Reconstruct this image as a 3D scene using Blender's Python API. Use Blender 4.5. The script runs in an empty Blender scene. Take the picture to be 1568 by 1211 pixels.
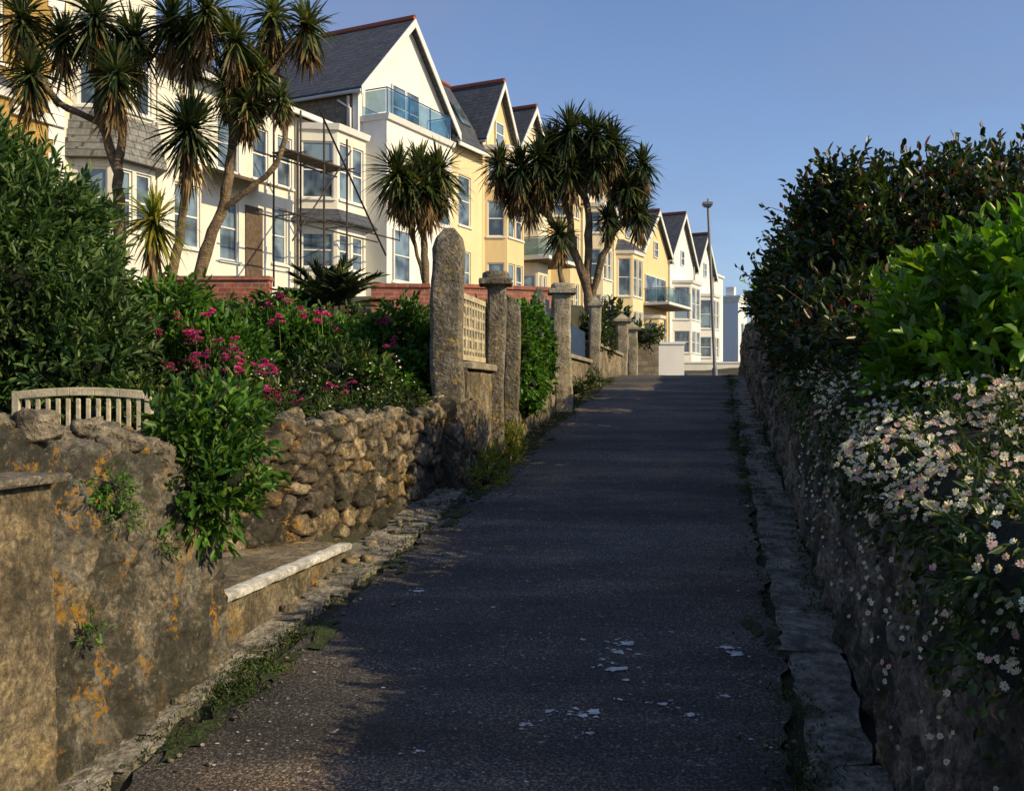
import bpy, bmesh, math, random
import numpy as np
from mathutils import Vector
random.seed(5)
rng = np.random.default_rng(11)
scene = bpy.context.scene
COL = scene.collection
K = 0.204           # lane direction: X grows 0.204 m per metre of Y

# ------------------------------------------------------------------ noise
def _h(ix, iy, iz, seed):
    h = (ix*374761393 + iy*668265263 + iz*1442695041 + seed*1274126177) & 0xffffffff
    h = ((h ^ (h >> 13))*1274126177) & 0xffffffff
    return ((h ^ (h >> 16)) & 0xffff)/65535.0
def vnoise(x, y, z=None, seed=0):
    x = np.asarray(x, float); y = np.asarray(y, float)
    z = np.zeros_like(x) if z is None else np.asarray(z, float)
    ix, iy, iz = [np.floor(a).astype(np.int64) for a in (x, y, z)]
    fx, fy, fz = x-ix, y-iy, z-iz
    fx, fy, fz = [f*f*(3-2*f) for f in (fx, fy, fz)]
    r = 0
    for a in (0, 1):
        for b in (0, 1):
            for c in (0, 1):
                w = (fx if a else 1-fx)*(fy if b else 1-fy)*(fz if c else 1-fz)
                r = r + w*_h(ix+a, iy+b, iz+c, seed)
    return r
def fbm(x, y, z=None, seed=0, o=3):
    r = 0; a = .5; t = 0
    for i in range(o):
        f = 2**i
        r = r + a*vnoise(np.asarray(x)*f, np.asarray(y)*f, None if z is None else np.asarray(z)*f, seed+i); t += a; a *= .5
    return r/t
def sstep(x):
    x = np.clip(x, 0, 1); return x*x*(3-2*x)
def voro(a, b, cw, ch, seed):
    u = a/cw; v = b/ch
    iv = np.floor(v).astype(np.int64)
    F1 = np.full(u.shape, 9.); F2 = np.full(u.shape, 9.); ID = np.zeros(u.shape)
    for dy in (-1, 0, 1):
        j = iv+dy
        us = u+.5*(j % 2)
        iu = np.floor(us).astype(np.int64)
        for dx in (-1, 0, 1):
            i = iu+dx
            jx = i+.5+(_h(i, j, 0*i, seed)-.5)*.95
            jy = j+.5+(_h(i, j, 0*i+1, seed)-.5)*.9
            big = (_h(i, j, 0*i+5, seed)-.5)*.35
            d = (np.abs(us-jx)**1.5+np.abs(v-jy)**1.5)**(1/1.5)-big
            idv = _h(i, j, 0*i+2, seed)
            near = d < F1
            F2 = np.where(near, F1, np.minimum(F2, d))
            ID = np.where(near, idv, ID); F1 = np.where(near, d, F1)
    return F1, F2, ID

# ------------------------------------------------------------------ terrain levels
def zr(Y):
    return np.interp(Y, [-12, 20, 21.2, 22.6, 24.5, 31, 45, 60, 80, 110, 900],
                     [-2.919, .332, .42, .46, .40, -.3, -.25, 1.5, 2.4, 2.6, 0])
def zgl(Y):
    return np.interp(Y, [-12, 4, 6, 6.6, 7.5, 9, 12, 16, 18, 36, 45, 80, 110, 900],
                     [-2.4, -1.25, -1.02, -.8, -.55, -.15, .3, 1.0, 1.6, 3.6, 4.0, 2.6, 2.4, 0])
def gz(X, Y):
    t = X-K*Y
    k = np.interp(Y, [0, 21, 40, 900], [.25, .25, 12, 12])
    w = sstep((-t-2.5)/k)
    z = zr(Y)*(1-w)+zgl(Y)*w
    kr = sstep((t-.8)/.25)*np.interp(Y, [-12, 21, 30, 900], [1, 1, .2, 0])
    return z+kr*.95-.03

# ------------------------------------------------------------------ materials
def nt(name):
    m = bpy.data.materials.new(name); m.use_nodes = True
    t = m.node_tree; b = t.nodes['Principled BSDF']
    return m, t, b
def N(t, typ, **kw):
    n = t.nodes.new(typ)
    for k, v in kw.items():
        if k in n.inputs: n.inputs[k].default_value = v
        else: setattr(n, k, v)
    return n
def ramp(t, stops, src=None):
    r = t.nodes.new('ShaderNodeValToRGB'); e = r.color_ramp.elements
    while len(e) < len(stops): e.new(.5)
    for i, (p, c) in enumerate(stops):
        e[i].position = p
        e[i].color = (c, c, c, 1) if isinstance(c, (int, float)) else (*c, 1)
    if src is not None: t.links.new(src, r.inputs[0])
    return r
def mixc(t, fac, a, b, mode='MIX'):
    m = t.nodes.new('ShaderNodeMix'); m.data_type = 'RGBA'; m.blend_type = mode
    for inp, v in ((m.inputs[0], fac), (m.inputs[6], a), (m.inputs[7], b)):
        if hasattr(v, 'type') and hasattr(v, 'is_linked'): t.links.new(v, inp)
        elif isinstance(v, (int, float)): inp.default_value = v
        else: inp.default_value = (*v, 1)
    return m.outputs[2]
def objco(t):
    return t.nodes.new('ShaderNodeTexCoord').outputs['Object']
def noise(t, co, scale, detail=6, rough=.6):
    n = N(t, 'ShaderNodeTexNoise', Scale=scale, Detail=detail, Roughness=rough)
    t.links.new(co, n.inputs['Vector']); return n.outputs['Fac']
def bump(t, b, h, s, d=.02):
    n = N(t, 'ShaderNodeBump', Strength=s, Distance=d); t.links.new(h, n.inputs['Height'])
    t.links.new(n.outputs[0], b.inputs['Normal'])
def lichen_layer(t, co, c, amt, col, pale=True):
    n3 = noise(t, co, 30, 6, .75); n5 = noise(t, co, 4.5, 7, .75)
    r3 = ramp(t, [(.48, 0.0), (.54, 1.0)], n3); r5 = ramp(t, [(.575-.07*amt, 0.0), (.615-.07*amt, .95)], n5)
    f = mixc(t, 1.0, r3.outputs[0], r5.outputs[0], 'MULTIPLY')
    c = mixc(t, f, c, col)
    if pale:
        rw = ramp(t, [(.60, 0.0), (.64, .75)], noise(t, co, 17, 7, .78)); c = mixc(t, rw.outputs[0], c, (.43, .41, .34))
    return c

def plain(name, c, rough=.7, var=.25, sc=3, bs=.3, bd=.01, fine=40, lich=0):
    m, t, b = nt(name); co = objco(t)
    n1 = noise(t, co, sc); r = ramp(t, [(.3, tuple(x*(1-var) for x in c)), (.7, tuple(min(x*(1+var*.5), .9) for x in c))], n1)
    n2 = noise(t, co, fine, 4)
    r2 = ramp(t, [(.3, 1-var*.8), (.6, 1.0), (.75, 1+var*.5)], n2)
    cc = mixc(t, 1.0, r.outputs[0], r2.outputs[0], 'MULTIPLY')
    if lich: cc = lichen_layer(t, co, cc, lich, (.36, .25, .07))
    t.links.new(cc, b.inputs['Base Color']); b.inputs['Roughness'].default_value = rough
    bump(t, b, n2, bs, bd); return m

def render_wall(name, c, stain=.25):
    m, t, b = nt(name); co = objco(t)
    mp = N(t, 'ShaderNodeMapping'); mp.inputs['Scale'].default_value = (1, 1, .25); t.links.new(co, mp.inputs[0])
    n1 = noise(t, mp.outputs[0], 1.3, 8, .65)
    r = ramp(t, [(.3, tuple(x*(1-stain) for x in c)), (.62, c)], n1)
    n2 = noise(t, co, 30, 4)
    t.links.new(r.outputs[0], b.inputs['Base Color']); b.inputs['Roughness'].default_value = .85
    bump(t, b, n2, .3, .02); return m

def stone_mat(name, stops, mortar, lichen=.0, dark=.5, lich_col=(.60, .31, .03), fine=45, gain=1.0, grey=0, dk=(.032, .032, .018)):
    m, t, b = nt(name); co = objco(t)
    a1 = N(t, 'ShaderNodeAttribute', attribute_name='rnd'); a2 = N(t, 'ShaderNodeAttribute', attribute_name='edge')
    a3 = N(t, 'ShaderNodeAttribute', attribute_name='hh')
    r = ramp(t, stops, a1.outputs['Fac'])
    e = ramp(t, [(.05, 0.0), (.3, 1.0)], a2.outputs['Fac'])
    c = mixc(t, e.outputs[0], mortar, r.outputs[0])
    if grey:    # worn-through grey render and golden patches
        g1 = ramp(t, [(.44, 0.0), (.50, grey)], noise(t, co, 4.5, 9, .72)); c = mixc(t, g1.outputs[0], c, (.19, .18, .15))
        g2 = ramp(t, [(.57, 0.0), (.62, .8)], noise(t, co, 3.3, 8, .7)); c = mixc(t, g2.outputs[0], c, (.44, .32, .15))
    rr = ramp(t, [(.32, .4*gain), (.5, .95*gain), (.68, 1.5*gain)], noise(t, co, 7, 8, .7))
    c = mixc(t, 1.0, c, rr.outputs[0], 'MULTIPLY')
    r4 = ramp(t, [(.35, .3), (.52, 1.0), (.68, 2.0)], noise(t, co, 38, 6, .8))
    c = mixc(t, 1.0, c, r4.outputs[0], 'MULTIPLY')
    rd = ramp(t, [(.47, 0.0), (.54, dark)], noise(t, co, 2.6, 9, .76))
    c = mixc(t, rd.outputs[0], c, dk)
    if lichen > 0: c = lichen_layer(t, co, c, lichen, lich_col)
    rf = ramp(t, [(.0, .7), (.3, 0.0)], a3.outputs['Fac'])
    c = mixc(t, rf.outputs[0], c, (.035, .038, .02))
    t.links.new(c, b.inputs['Base Color']); b.inputs['Roughness'].default_value = .92
    bump(t, b, noise(t, co, fine, 9, .8), 1.0, .035); return m

def leaf_mat(name, stops, trans=.3, rough=.45, spec=.35, g=1.0):
    m, t, b = nt(name)
    gn = t.nodes.new('ShaderNodeNewGeometry')
    r = ramp(t, [(p, tuple(x*g for x in c)) for p, c in stops], gn.outputs['Random Per Island'])
    co = objco(t); n1 = noise(t, co, 2.2, 3)
    rr = ramp(t, [(.35, .55), (.65, 1.35)], n1)
    c = mixc(t, 1.0, r.outputs[0], rr.outputs[0], 'MULTIPLY')
    t.links.new(c, b.inputs['Base Color']); b.inputs['Roughness'].default_value = rough
    b.inputs['Specular IOR Level'].default_value = spec
    tr = t.nodes.new('ShaderNodeBsdfTranslucent')
    c2 = mixc(t, 1.0, c, (1.5, 1.5, .6), 'MULTIPLY'); t.links.new(c2, tr.inputs[0])
    mx = t.nodes.new('ShaderNodeMixShader'); mx.inputs[0].default_value = trans
    t.links.new(b.outputs[0], mx.inputs[1]); t.links.new(tr.outputs[0], mx.inputs[2])
    t.links.new(mx.outputs[0], t.nodes['Material Output'].inputs[0]); return m

def brick_mat(name, c1, c2, mortar, bw=.225, bh=.075, ms=.012, bumpd=.01, offs=.5, bs=.6):
    m, t, b = nt(name); co = objco(t)
    sp = t.nodes.new('ShaderNodeSeparateXYZ'); t.links.new(co, sp.inputs[0])
    ad = N(t, 'ShaderNodeMath', operation='ADD'); t.links.new(sp.outputs[0], ad.inputs[0]); t.links.new(sp.outputs[1], ad.inputs[1])
    cb = t.nodes.new('ShaderNodeCombineXYZ'); t.links.new(ad.outputs[0], cb.inputs[0]); t.links.new(sp.outputs[2], cb.inputs[1])
    br = N(t, 'ShaderNodeTexBrick', Scale=1.0); br.offset = offs
    br.inputs['Brick Width'].default_value = bw; br.inputs['Row Height'].default_value = bh
    br.inputs['Mortar Size'].default_value = ms; br.inputs['Color1'].default_value = (*c1, 1)
    br.inputs['Color2'].default_value = (*c2, 1); br.inputs['Mortar'].default_value = (*mortar, 1)
    t.links.new(cb.outputs[0], br.inputs['Vector'])
    n = noise(t, co, 5, 6, .7); rr = ramp(t, [(.3, .55), (.65, 1.25)], n)
    c = mixc(t, 1.0, br.outputs[0], rr.outputs[0], 'MULTIPLY')
    t.links.new(c, b.inputs['Base Color']); b.inputs['Roughness'].default_value = .7
    inv = N(t, 'ShaderNodeMath', operation='SUBTRACT'); inv.inputs[0].default_value = 1; t.links.new(br.outputs['Fac'], inv.inputs[1])
    bump(t, b, inv.outputs[0], bs, bumpd); return m

def glass_mat(name, c=(.10, .14, .17), clear=0):
    m, t, b = nt(name); co = objco(t); n = noise(t, co, .9, 2)
    r = ramp(t, [(.4, tuple(x*.4 for x in c)), (.6, tuple(x*1.8 for x in c))], n)
    t.links.new(r.outputs[0], b.inputs['Base Color']); b.inputs['Roughness'].default_value = .06
    b.inputs['Specular IOR Level'].default_value = .8
    if clear:
        tr = t.nodes.new('ShaderNodeBsdfTransparent'); tr.inputs[0].default_value = (.70, .84, .92, 1)
        mx = t.nodes.new('ShaderNodeMixShader'); mx.inputs[0].default_value = clear
        t.links.new(b.outputs[0], mx.inputs[1]); t.links.new(tr.outputs[0], mx.inputs[2]); t.links.new(mx.outputs[0], t.nodes['Material Output'].inputs[0])
    return m

def asphalt():
    m, t, b = nt('asphalt'); co = objco(t)
    n1 = noise(t, co, 1.1, 6, .65)
    r1 = ramp(t, [(.35, (.044, .043, .042)), (.52, (.072, .064, .055)), (.66, (.125, .092, .064))], n1)
    mp = N(t, 'ShaderNodeMapping'); mp.inputs['Scale'].default_value = (.35, 1.6, 1); t.links.new(co, mp.inputs[0])
    nb = noise(t, mp.outputs[0], .9, 5, .65); rb = ramp(t, [(.38, .5), (.5, .95), (.62, 1.6)], nb)
    c = mixc(t, 1.0, r1.outputs[0], rb.outputs[0], 'MULTIPLY')
    n2 = noise(t, co, 80, 3, .8); r2 = ramp(t, [(.38, .2), (.52, .9), (.6, 2.4), (.7, 5.0)], n2)
    c = mixc(t, 1.0, c, r2.outputs[0], 'MULTIPLY')
    n3 = noise(t, co, 34, 2, .5); r3 = ramp(t, [(.68, 0.0), (.72, .8)], n3)
    c = mixc(t, r3.outputs[0], c, (.38, .36, .32))
    n4 = noise(t, co, 3.2, 8, .75); r4 = ramp(t, [(.57, 0.0), (.66, .4)], n4)
    c = mixc(t, r4.outputs[0], c, (.13, .085, .055))
    n5 = noise(t, mp.outputs[0], 6, 4, .7); r5 = ramp(t, [(.49, 1.0), (.5, .35), (.51, 1.0)], n5)
    n6 = noise(t, co, .6, 2, .5); r6 = ramp(t, [(.5, 0.0), (.58, 1.0)], n6)
    cj = mixc(t, 1.0, c, r5.outputs[0], 'MULTIPLY'); c = mixc(t, r6.outputs[0], c, cj)
    t.links.new(c, b.inputs['Base Color']); b.inputs['Roughness'].default_value = .8
    bump(t, b, n2, 1.0, .014); return m
M = {}
M['asphalt'] = asphalt()
M['soil'] = plain('soil_grass', (.05, .05, .022), .95, .5, 2, .8, .03)
M['moss'] = plain('moss', (.055, .085, .02), .98, .7, 14, 1, .04, 60)
M['gutter'] = plain('gutter_concrete', (.29, .265, .21), .92, .8, 6, 1, .03, 26)
M['concrete'] = plain('weathered_concrete', (.36, .32, .23), .9, .55, 4, .8, .02, 30, lich=.2)
M['granite_p'] = plain('granite_post_stone', (.23, .20, .145), .92, .75, 6, 1, .03, 34, lich=.3)
M['copes'] = plain('coping_stone', (.27, .23, .16), .95, .8, 9, 1, .04, 30, lich=.4)
M['whitepaint'] = plain('white_paint', (.62, .61, .55), .6, .6, 12, .5)
M['rubble'] = stone_mat('rubble_stone', [(0, (.07, .055, .04)), (.2, (.42, .30, .15)), (.4, (.13, .105, .08)), (.6, (.33, .27, .18)), (.8, (.52, .39, .22)), (1, (.11, .10, .085))], (.035, .028, .02), .15, .75, gain=1.15)
M['oldwall'] = stone_mat('old_rendered_wall', [(0, (.25, .22, .16)), (.4, (.36, .29, .18)), (.7, (.26, .24, .19)), (1, (.42, .34, .20))], (.25, .21, .14), .50, .75, gain=1.15, grey=.85)
M['pier'] = stone_mat('pier_render', [(0, (.42, .32, .17)), (1, (.46, .36, .20))], (.42, .32, .17), 0, .5, gain=1.15, grey=.35)
M['rightwall'] = stone_mat('dark_rubble', [(0, (.13, .11, .08)), (.5, (.24, .20, .15)), (1, (.38, .31, .22))], (.12, .10, .07), 0, .8, gain=1.35, grey=.5, dk=(.028, .036, .016))
M['oldwall2'] = stone_mat('dwarf_wall_render', [(0, (.34, .27, .16)), (1, (.42, .34, .21))], (.34, .28, .17), .1, .5, grey=.35)
M['brick'] = brick_mat('red_brick', (.42, .11, .055), (.28, .075, .045), (.30, .24, .18), ms=.009)
M['slate'] = brick_mat('slate', (.075, .085, .105), (.05, .057, .072), (.025, .025, .03), .3, .2, .012, .02)
M['hslate'] = brick_mat('grey_tile', (.24, .24, .22), (.17, .17, .16), (.08, .08, .07), .3, .2, .015, .02)
M['ridge'] = plain('red_ridge_tile', (.42, .10, .045), .7, .2)
M['white'] = render_wall('white_render', (.82, .80, .73), .12)
M['white2'] = render_wall('white_render_aged', (.78, .75, .64), .2)
M['cream'] = render_wall('cream_render', (.76, .62, .36), .15)
M['yellow'] = render_wall('yellow_render', (.74, .57, .30), .15)
M['palecream'] = render_wall('pale_cream_render', (.74, .66, .47), .2)
M['ochre'] = plain('ochre_roughcast', (.45, .29, .08), .9, .35, 2, .8, .03, 20)
M['stonehouse'] = brick_mat('stone_side_wall', (.28, .22, .15), (.16, .13, .09), (.18, .15, .11), .45, .22, .03, .03)
M['trim'] = plain('white_trim', (.78, .77, .72), .5, .1, 2, .1)
M['glass'] = glass_mat('window_glass')
M['glassblue'] = glass_mat('blue_balustrade_glass', (.05, .14, .25), .65)
M['glassgreen'] = glass_mat('green_balustrade_glass', (.12, .17, .16), .65)
M['bluemetal'] = plain('blue_metal', (.03, .10, .28), .4, .1)
M['metal'] = plain('grey_metal', (.16, .17, .18), .5, .2)
M['rust'] = plain('dark_steel_tube', (.05, .04, .035), .6, .3)
M['black'] = plain('black_iron', (.012, .012, .014), .5, .2)
M['bluepanel'] = plain('blue_fence_paint', (.02, .05, .11), .6, .4, 8)
M['creamwood'] = plain('cream_painted_wood', (.60, .52, .34), .7, .4, 8, .4)
M['wood'] = plain('old_wood', (.13, .09, .055), .85, .5, 9)
M['trunk'] = plain('cordyline_bark', (.25, .18, .10), .95, .6, 6, 1, .05, 22)
M['twig'] = plain('twig_bark', (.075, .05, .03), .95, .4)
M['core'] = plain('bush_shade_core', (.012, .019, .007), 1, .5, 9, 1, .05, 30)  # near-black fill colour standing in for the shaded inside of bushes
M['cord'] = leaf_mat('cordyline_leaf', [(0, (.035, .06, .018)), (.5, (.07, .10, .03)), (.85, (.12, .14, .045)), (1, (.24, .20, .08))], .2, g=1.1)
M['cordk'] = leaf_mat('cordyline_leaf_dark', [(0, (.018, .036, .014)), (.6, (.04, .068, .022)), (.9, (.09, .11, .035)), (1, (.16, .14, .06))], .15, g=1.05)
M['cordy'] = leaf_mat('cordyline_leaf_yellow', [(0, (.10, .16, .02)), (.6, (.22, .24, .03)), (1, (.5, .38, .04))], .3)
M['dead'] = leaf_mat('dead_leaf', [(0, (.10, .06, .025)), (.5, (.20, .13, .055)), (1, (.32, .22, .11))], .2, .8, .1)
M['olive'] = leaf_mat('olive_leaf', [(0, (.025, .06, .016)), (.6, (.06, .12, .03)), (1, (.17, .23, .08))], .3, g=1.15)
M['green'] = leaf_mat('green_leaf', [(0, (.03, .085, .012)), (.6, (.065, .16, .02)), (1, (.14, .24, .035))], .3, g=1.1)
M['bright'] = leaf_mat('bright_green_leaf', [(0, (.05, .14, .008)), (.6, (.12, .27, .012)), (1, (.26, .40, .03))], .4, .35, .5)
M['darkl'] = leaf_mat('dark_leaf', [(0, (.012, .028, .008)), (.6, (.03, .06, .012)), (.85, (.06, .10, .015)), (.9, (.09, .10, .03)), (1, (.18, .035, .03))], .25, .35, .5)
M['midl'] = leaf_mat('mid_leaf', [(0, (.025, .05, .012)), (.7, (.055, .10, .02)), (1, (.12, .14, .03))], .25, g=1.05)
M['yellowl'] = leaf_mat('yellow_weed', [(0, (.10, .15, .02)), (.7, (.22, .25, .03)), (1, (.5, .38, .04))], .3)
M['magenta'] = leaf_mat('valerian_floret', [(0, (.38, .02, .16)), (.6, (.58, .06, .28)), (1, (.75, .20, .42))], .25, .7, .1)
M['petal'] = leaf_mat('daisy_petal', [(0, (.80, .44, .48)), (.2, (.85, .64, .58)), (.4, (.88, .82, .66)), (1, (.92, .89, .78))], .35, .7, .1, g=1.0)
M['eye'] = plain('daisy_eye', (.60, .42, .06), .8, .2)
M['fleck'] = plain('pale_splash', (.74, .73, .68), .8, .4, 25)
M['carblue'] = plain('blue_car_paint', (.02, .06, .20), .25, .05)
M['tyre'] = plain('tyre', (.02, .02, .02), .8, .1)

# ------------------------------------------------------------------ mesh builders
def link(o, parent=None):
    COL.objects.link(o)
    if parent is not None: o.parent = parent
    return o
def empty(name, loc=(0, 0, 0), rz=0):
    e = bpy.data.objects.new(name, None); e.location = loc; e.rotation_euler = (0, 0, rz); e.empty_display_size = .2
    return link(e)
def fast_mesh(name, V, F, mats, parent=None, attrs=None, smooth=False):
    V = np.asarray(V, np.float32); F = np.asarray(F, np.int32)
    me = bpy.data.meshes.new(name); k = F.shape[1]
    me.vertices.add(len(V)); me.vertices.foreach_set('co', V.ravel())
    me.loops.add(F.size); me.loops.foreach_set('vertex_index', F.ravel())
    me.polygons.add(len(F)); me.polygons.foreach_set('loop_start', np.arange(0, F.size, k, dtype=np.int32))
    me.polygons.foreach_set('loop_total', np.full(len(F), k, np.int32))
    for m in mats: me.materials.append(m)
    me.update(calc_edges=True)
    if smooth: me.polygons.foreach_set('use_smooth', np.ones(len(F), bool))
    for a, d in (attrs or {}).items():
        at = me.attributes.new(a, 'FLOAT', 'POINT'); at.data.foreach_set('value', np.asarray(d, np.float32))
    return link(bpy.data.objects.new(name, me), parent)
def ico(n):
    b = bmesh.new(); bmesh.ops.create_icosphere(b, subdivisions=n, radius=1)
    V = np.array([v.co[:] for v in b.verts]); F = [tuple(v.index for v in f.verts) for f in b.faces]; b.free(); return V, F
ICOV, ICOF = ico(3); ICOV2, ICOF2 = ico(2)

class MB:
    def __init__(s): s.v = []; s.f = []; s.m = []; s.mats = []; s.sm = []
    def mi(s, m):
        if m not in s.mats: s.mats.append(m)
        return s.mats.index(m)
    def add(s, vs, fs, m, smooth=False):
        b = len(s.v); s.v += [tuple(v) for v in vs]; i = s.mi(m)
        for f in fs: s.f.append(tuple(b+k for k in f)); s.m.append(i); s.sm.append(smooth)
    def hexa(s, p, m):
        s.add(p, [(0, 1, 2, 3), (7, 6, 5, 4), (0, 4, 5, 1), (1, 5, 6, 2), (2, 6, 7, 3), (3, 7, 4, 0)], m)
    def box(s, x0, x1, y0, y1, z0, z1, m):
        s.hexa([(x0, y0, z0), (x1, y0, z0), (x1, y1, z0), (x0, y1, z0), (x0, y0, z1), (x1, y0, z1), (x1, y1, z1), (x0, y1, z1)], m)
    def obox(s, O, ux, n, a0, a1, d0, d1, c0, c1, m):
        P = lambda a, d, c: (O[0]+ux[0]*a+n[0]*d, O[1]+ux[1]*a+n[1]*d, c)
        s.hexa([P(a0, d0, c0), P(a1, d0, c0), P(a1, d1, c0), P(a0, d1, c0), P(a0, d0, c1), P(a1, d0, c1), P(a1, d1, c1), P(a0, d1, c1)], m)
    def tube(s, pts, rad, m, seg=8, cap=True):
        pts = [Vector(p) for p in pts]; n = len(pts); vs = []
        for i, p in enumerate(pts):
            d = (pts[min(i+1, n-1)]-pts[max(i-1, 0)]).normalized()
            a = d.cross(Vector((0, 1, 0.01)))
            if a.length < .1: a = d.cross(Vector((1, 0, 0)))
            a.normalize(); b = d.cross(a)
            for k in range(seg):
                th = 2*math.pi*k/seg; vs.append(p+(a*math.cos(th)+b*math.sin(th))*rad[i])
        fs = [(i*seg+k, i*seg+(k+1) % seg, (i+1)*seg+(k+1) % seg, (i+1)*seg+k) for i in range(n-1) for k in range(seg)]
        if cap: fs += [tuple(range(seg)), tuple(range((n-1)*seg, n*seg))]
        s.add(vs, fs, m, True)
    def rock(s, c, r, m, seed=0, amp=.35, fine=True, rot=True, sharp=1.9):
        V0 = ICOV if fine else ICOV2; F0 = ICOF if fine else ICOF2
        V = np.sign(V0)*np.abs(V0)**(.6)
        n = fbm(V[:, 0]*1.6+seed*7.1, V[:, 1]*1.6, V[:, 2]*1.6, seed, 3)-.5
        V = V*(1+amp*sharp*n[:, None]); a = seed*1.7
        V = V*np.array(r); ca, sa = math.cos(a), math.sin(a); tz = ((seed*37) % 100/100-.5)*.7
        if rot:
            V = np.stack([V[:, 0]*ca-V[:, 1]*sa, V[:, 0]*sa+V[:, 1]*ca, V[:, 2]], 1)
            V = np.stack([V[:, 0]*math.cos(tz)-V[:, 2]*math.sin(tz), V[:, 1], V[:, 0]*math.sin(tz)+V[:, 2]*math.cos(tz)], 1)
        s.add((V+np.array(c)).tolist(), F0, m, True)
    def build(s, name, parent=None, bevel=0):
        me = bpy.data.meshes.new(name); me.from_pydata(s.v, [], s.f)
        for m in s.mats: me.materials.append(m)
        me.polygons.foreach_set('material_index', s.m); me.polygons.foreach_set('use_smooth', s.sm); me.update()
        o = link(bpy.data.objects.new(name, me), parent)
        if bevel:
            b = o.modifiers.new('bevel', 'BEVEL'); b.width = bevel; b.segments = 2; b.limit_method = 'ANGLE'
        return o

# ------------------------------------------------------------------ ground
def grid_mesh(name, xs, ys, zf, mat):
    X, Y = np.meshgrid(xs, ys); Z = zf(X, Y)
    V = np.stack([X, Y, Z], -1).reshape(-1, 3); nx = len(xs); ny = len(ys)
    i, j = np.meshgrid(np.arange(nx-1), np.arange(ny-1)); a = (j*nx+i).ravel()
    return fast_mesh(name, V, np.stack([a, a+1, a+1+nx, a+nx], 1), [mat], smooth=True)
xs = np.concatenate([np.linspace(-900, -40, 14)[:-1], np.linspace(-40, -8, 33)[:-1], np.arange(-8, 12, .12), np.linspace(12, 60, 30), np.linspace(80, 900, 12)])
ys = np.concatenate([np.linspace(-400, -8, 10)[:-1], np.linspace(-8, 26, 171)[:-1], np.linspace(26, 120, 95), np.linspace(140, 900, 14)])
grid_mesh('ground', xs, ys, lambda X, Y: gz(X, Y)+(fbm(X*1.3, Y*1.3, seed=3)-.5)*.04*(np.abs(X-K*Y+.9) > 1.9), M['soil'])
def strip(name, t0, t1, Y0, Y1, ny, nt_, zoff, mat, amp=0, edge=0, seed=2):
    Y = np.linspace(Y0, Y1, ny); T = np.linspace(0, 1, nt_)
    YY, TT = np.meshgrid(Y, T, indexing='ij')
    a = t0+edge*(vnoise(Y*3, Y*0, seed=seed)-.5)+edge*(vnoise(Y*11, Y*0, seed=seed+5)-.5)*.6
    b = t1+edge*(vnoise(Y*3, Y*0, seed=seed+1)-.5)+edge*(vnoise(Y*11, Y*0, seed=seed+6)-.5)*.6
    t = a[:, None]*(1-TT)+b[:, None]*TT
    X = t+K*YY
    Z = zr(YY)+zoff+amp*(fbm(X*2.2, YY*2.2, seed=seed)-.5)
    V = np.stack([X, YY, Z], -1).reshape(-1, 3)
    i, j = np.meshgrid(np.arange(nt_-1), np.arange(ny-1)); q = (j*nt_+i).ravel()
    return fast_mesh(name, V, np.stack([q, q+1, q+1+nt_, q+nt_], 1), [mat], smooth=True)
strip('asphalt_path', -2.06, .30, -6, 30, 600, 50, 0.0, M['asphalt'], .035, .09)
strip('asphalt_street', -14, 12, 31, 58, 60, 20, 0.02, M['asphalt'], 0)
def gutter(name, t0, t1, Y0, Y1, ln, seed, zo=.015, tl=.012, jit=.03):
    random.seed(seed); mb = MB(); Y = Y0
    while Y < Y1:
        l = ln*random.uniform(.5, 1.4); a = t0+random.uniform(-jit, jit); b = t1+random.uniform(-jit, jit); g = .010
        n = 8; tilt = random.uniform(-tl, tl); pts = []
        for k in range(n+1): pts.append((a+random.uniform(-.02, .02), Y+g+(l-2*g)*k/n))
        for k in range(n, -1, -1): pts.append((b+random.uniform(-.02, .02), Y+g+(l-2*g)*k/n))
        top = [(t+K*y, y, float(zr(y))+zo+tilt*(1 if t > (a+b)/2 else -1)) for t, y in pts]
        bot = [(x, y, z-.08) for x, y, z in top]; m = len(pts)
        mb.add(top+bot, [tuple(range(m))]+[(i, (i+1) % m, m+(i+1) % m, m+i) for i in range(m)], M['gutter'])
        Y += l
    return mb.build(name, bevel=.008)
gutter('gutter_channel', .33, .60, 1.0, 22, .9, 3, .012)
gutter('gutter_channel', -2.40, -2.13, 1.0, 4.7, .4, 4, .022, .015, .04)
gutter('gutter_channel', -2.42, -2.12, 4.7, 10, .35, 6, .022, .015, .04)

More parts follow.
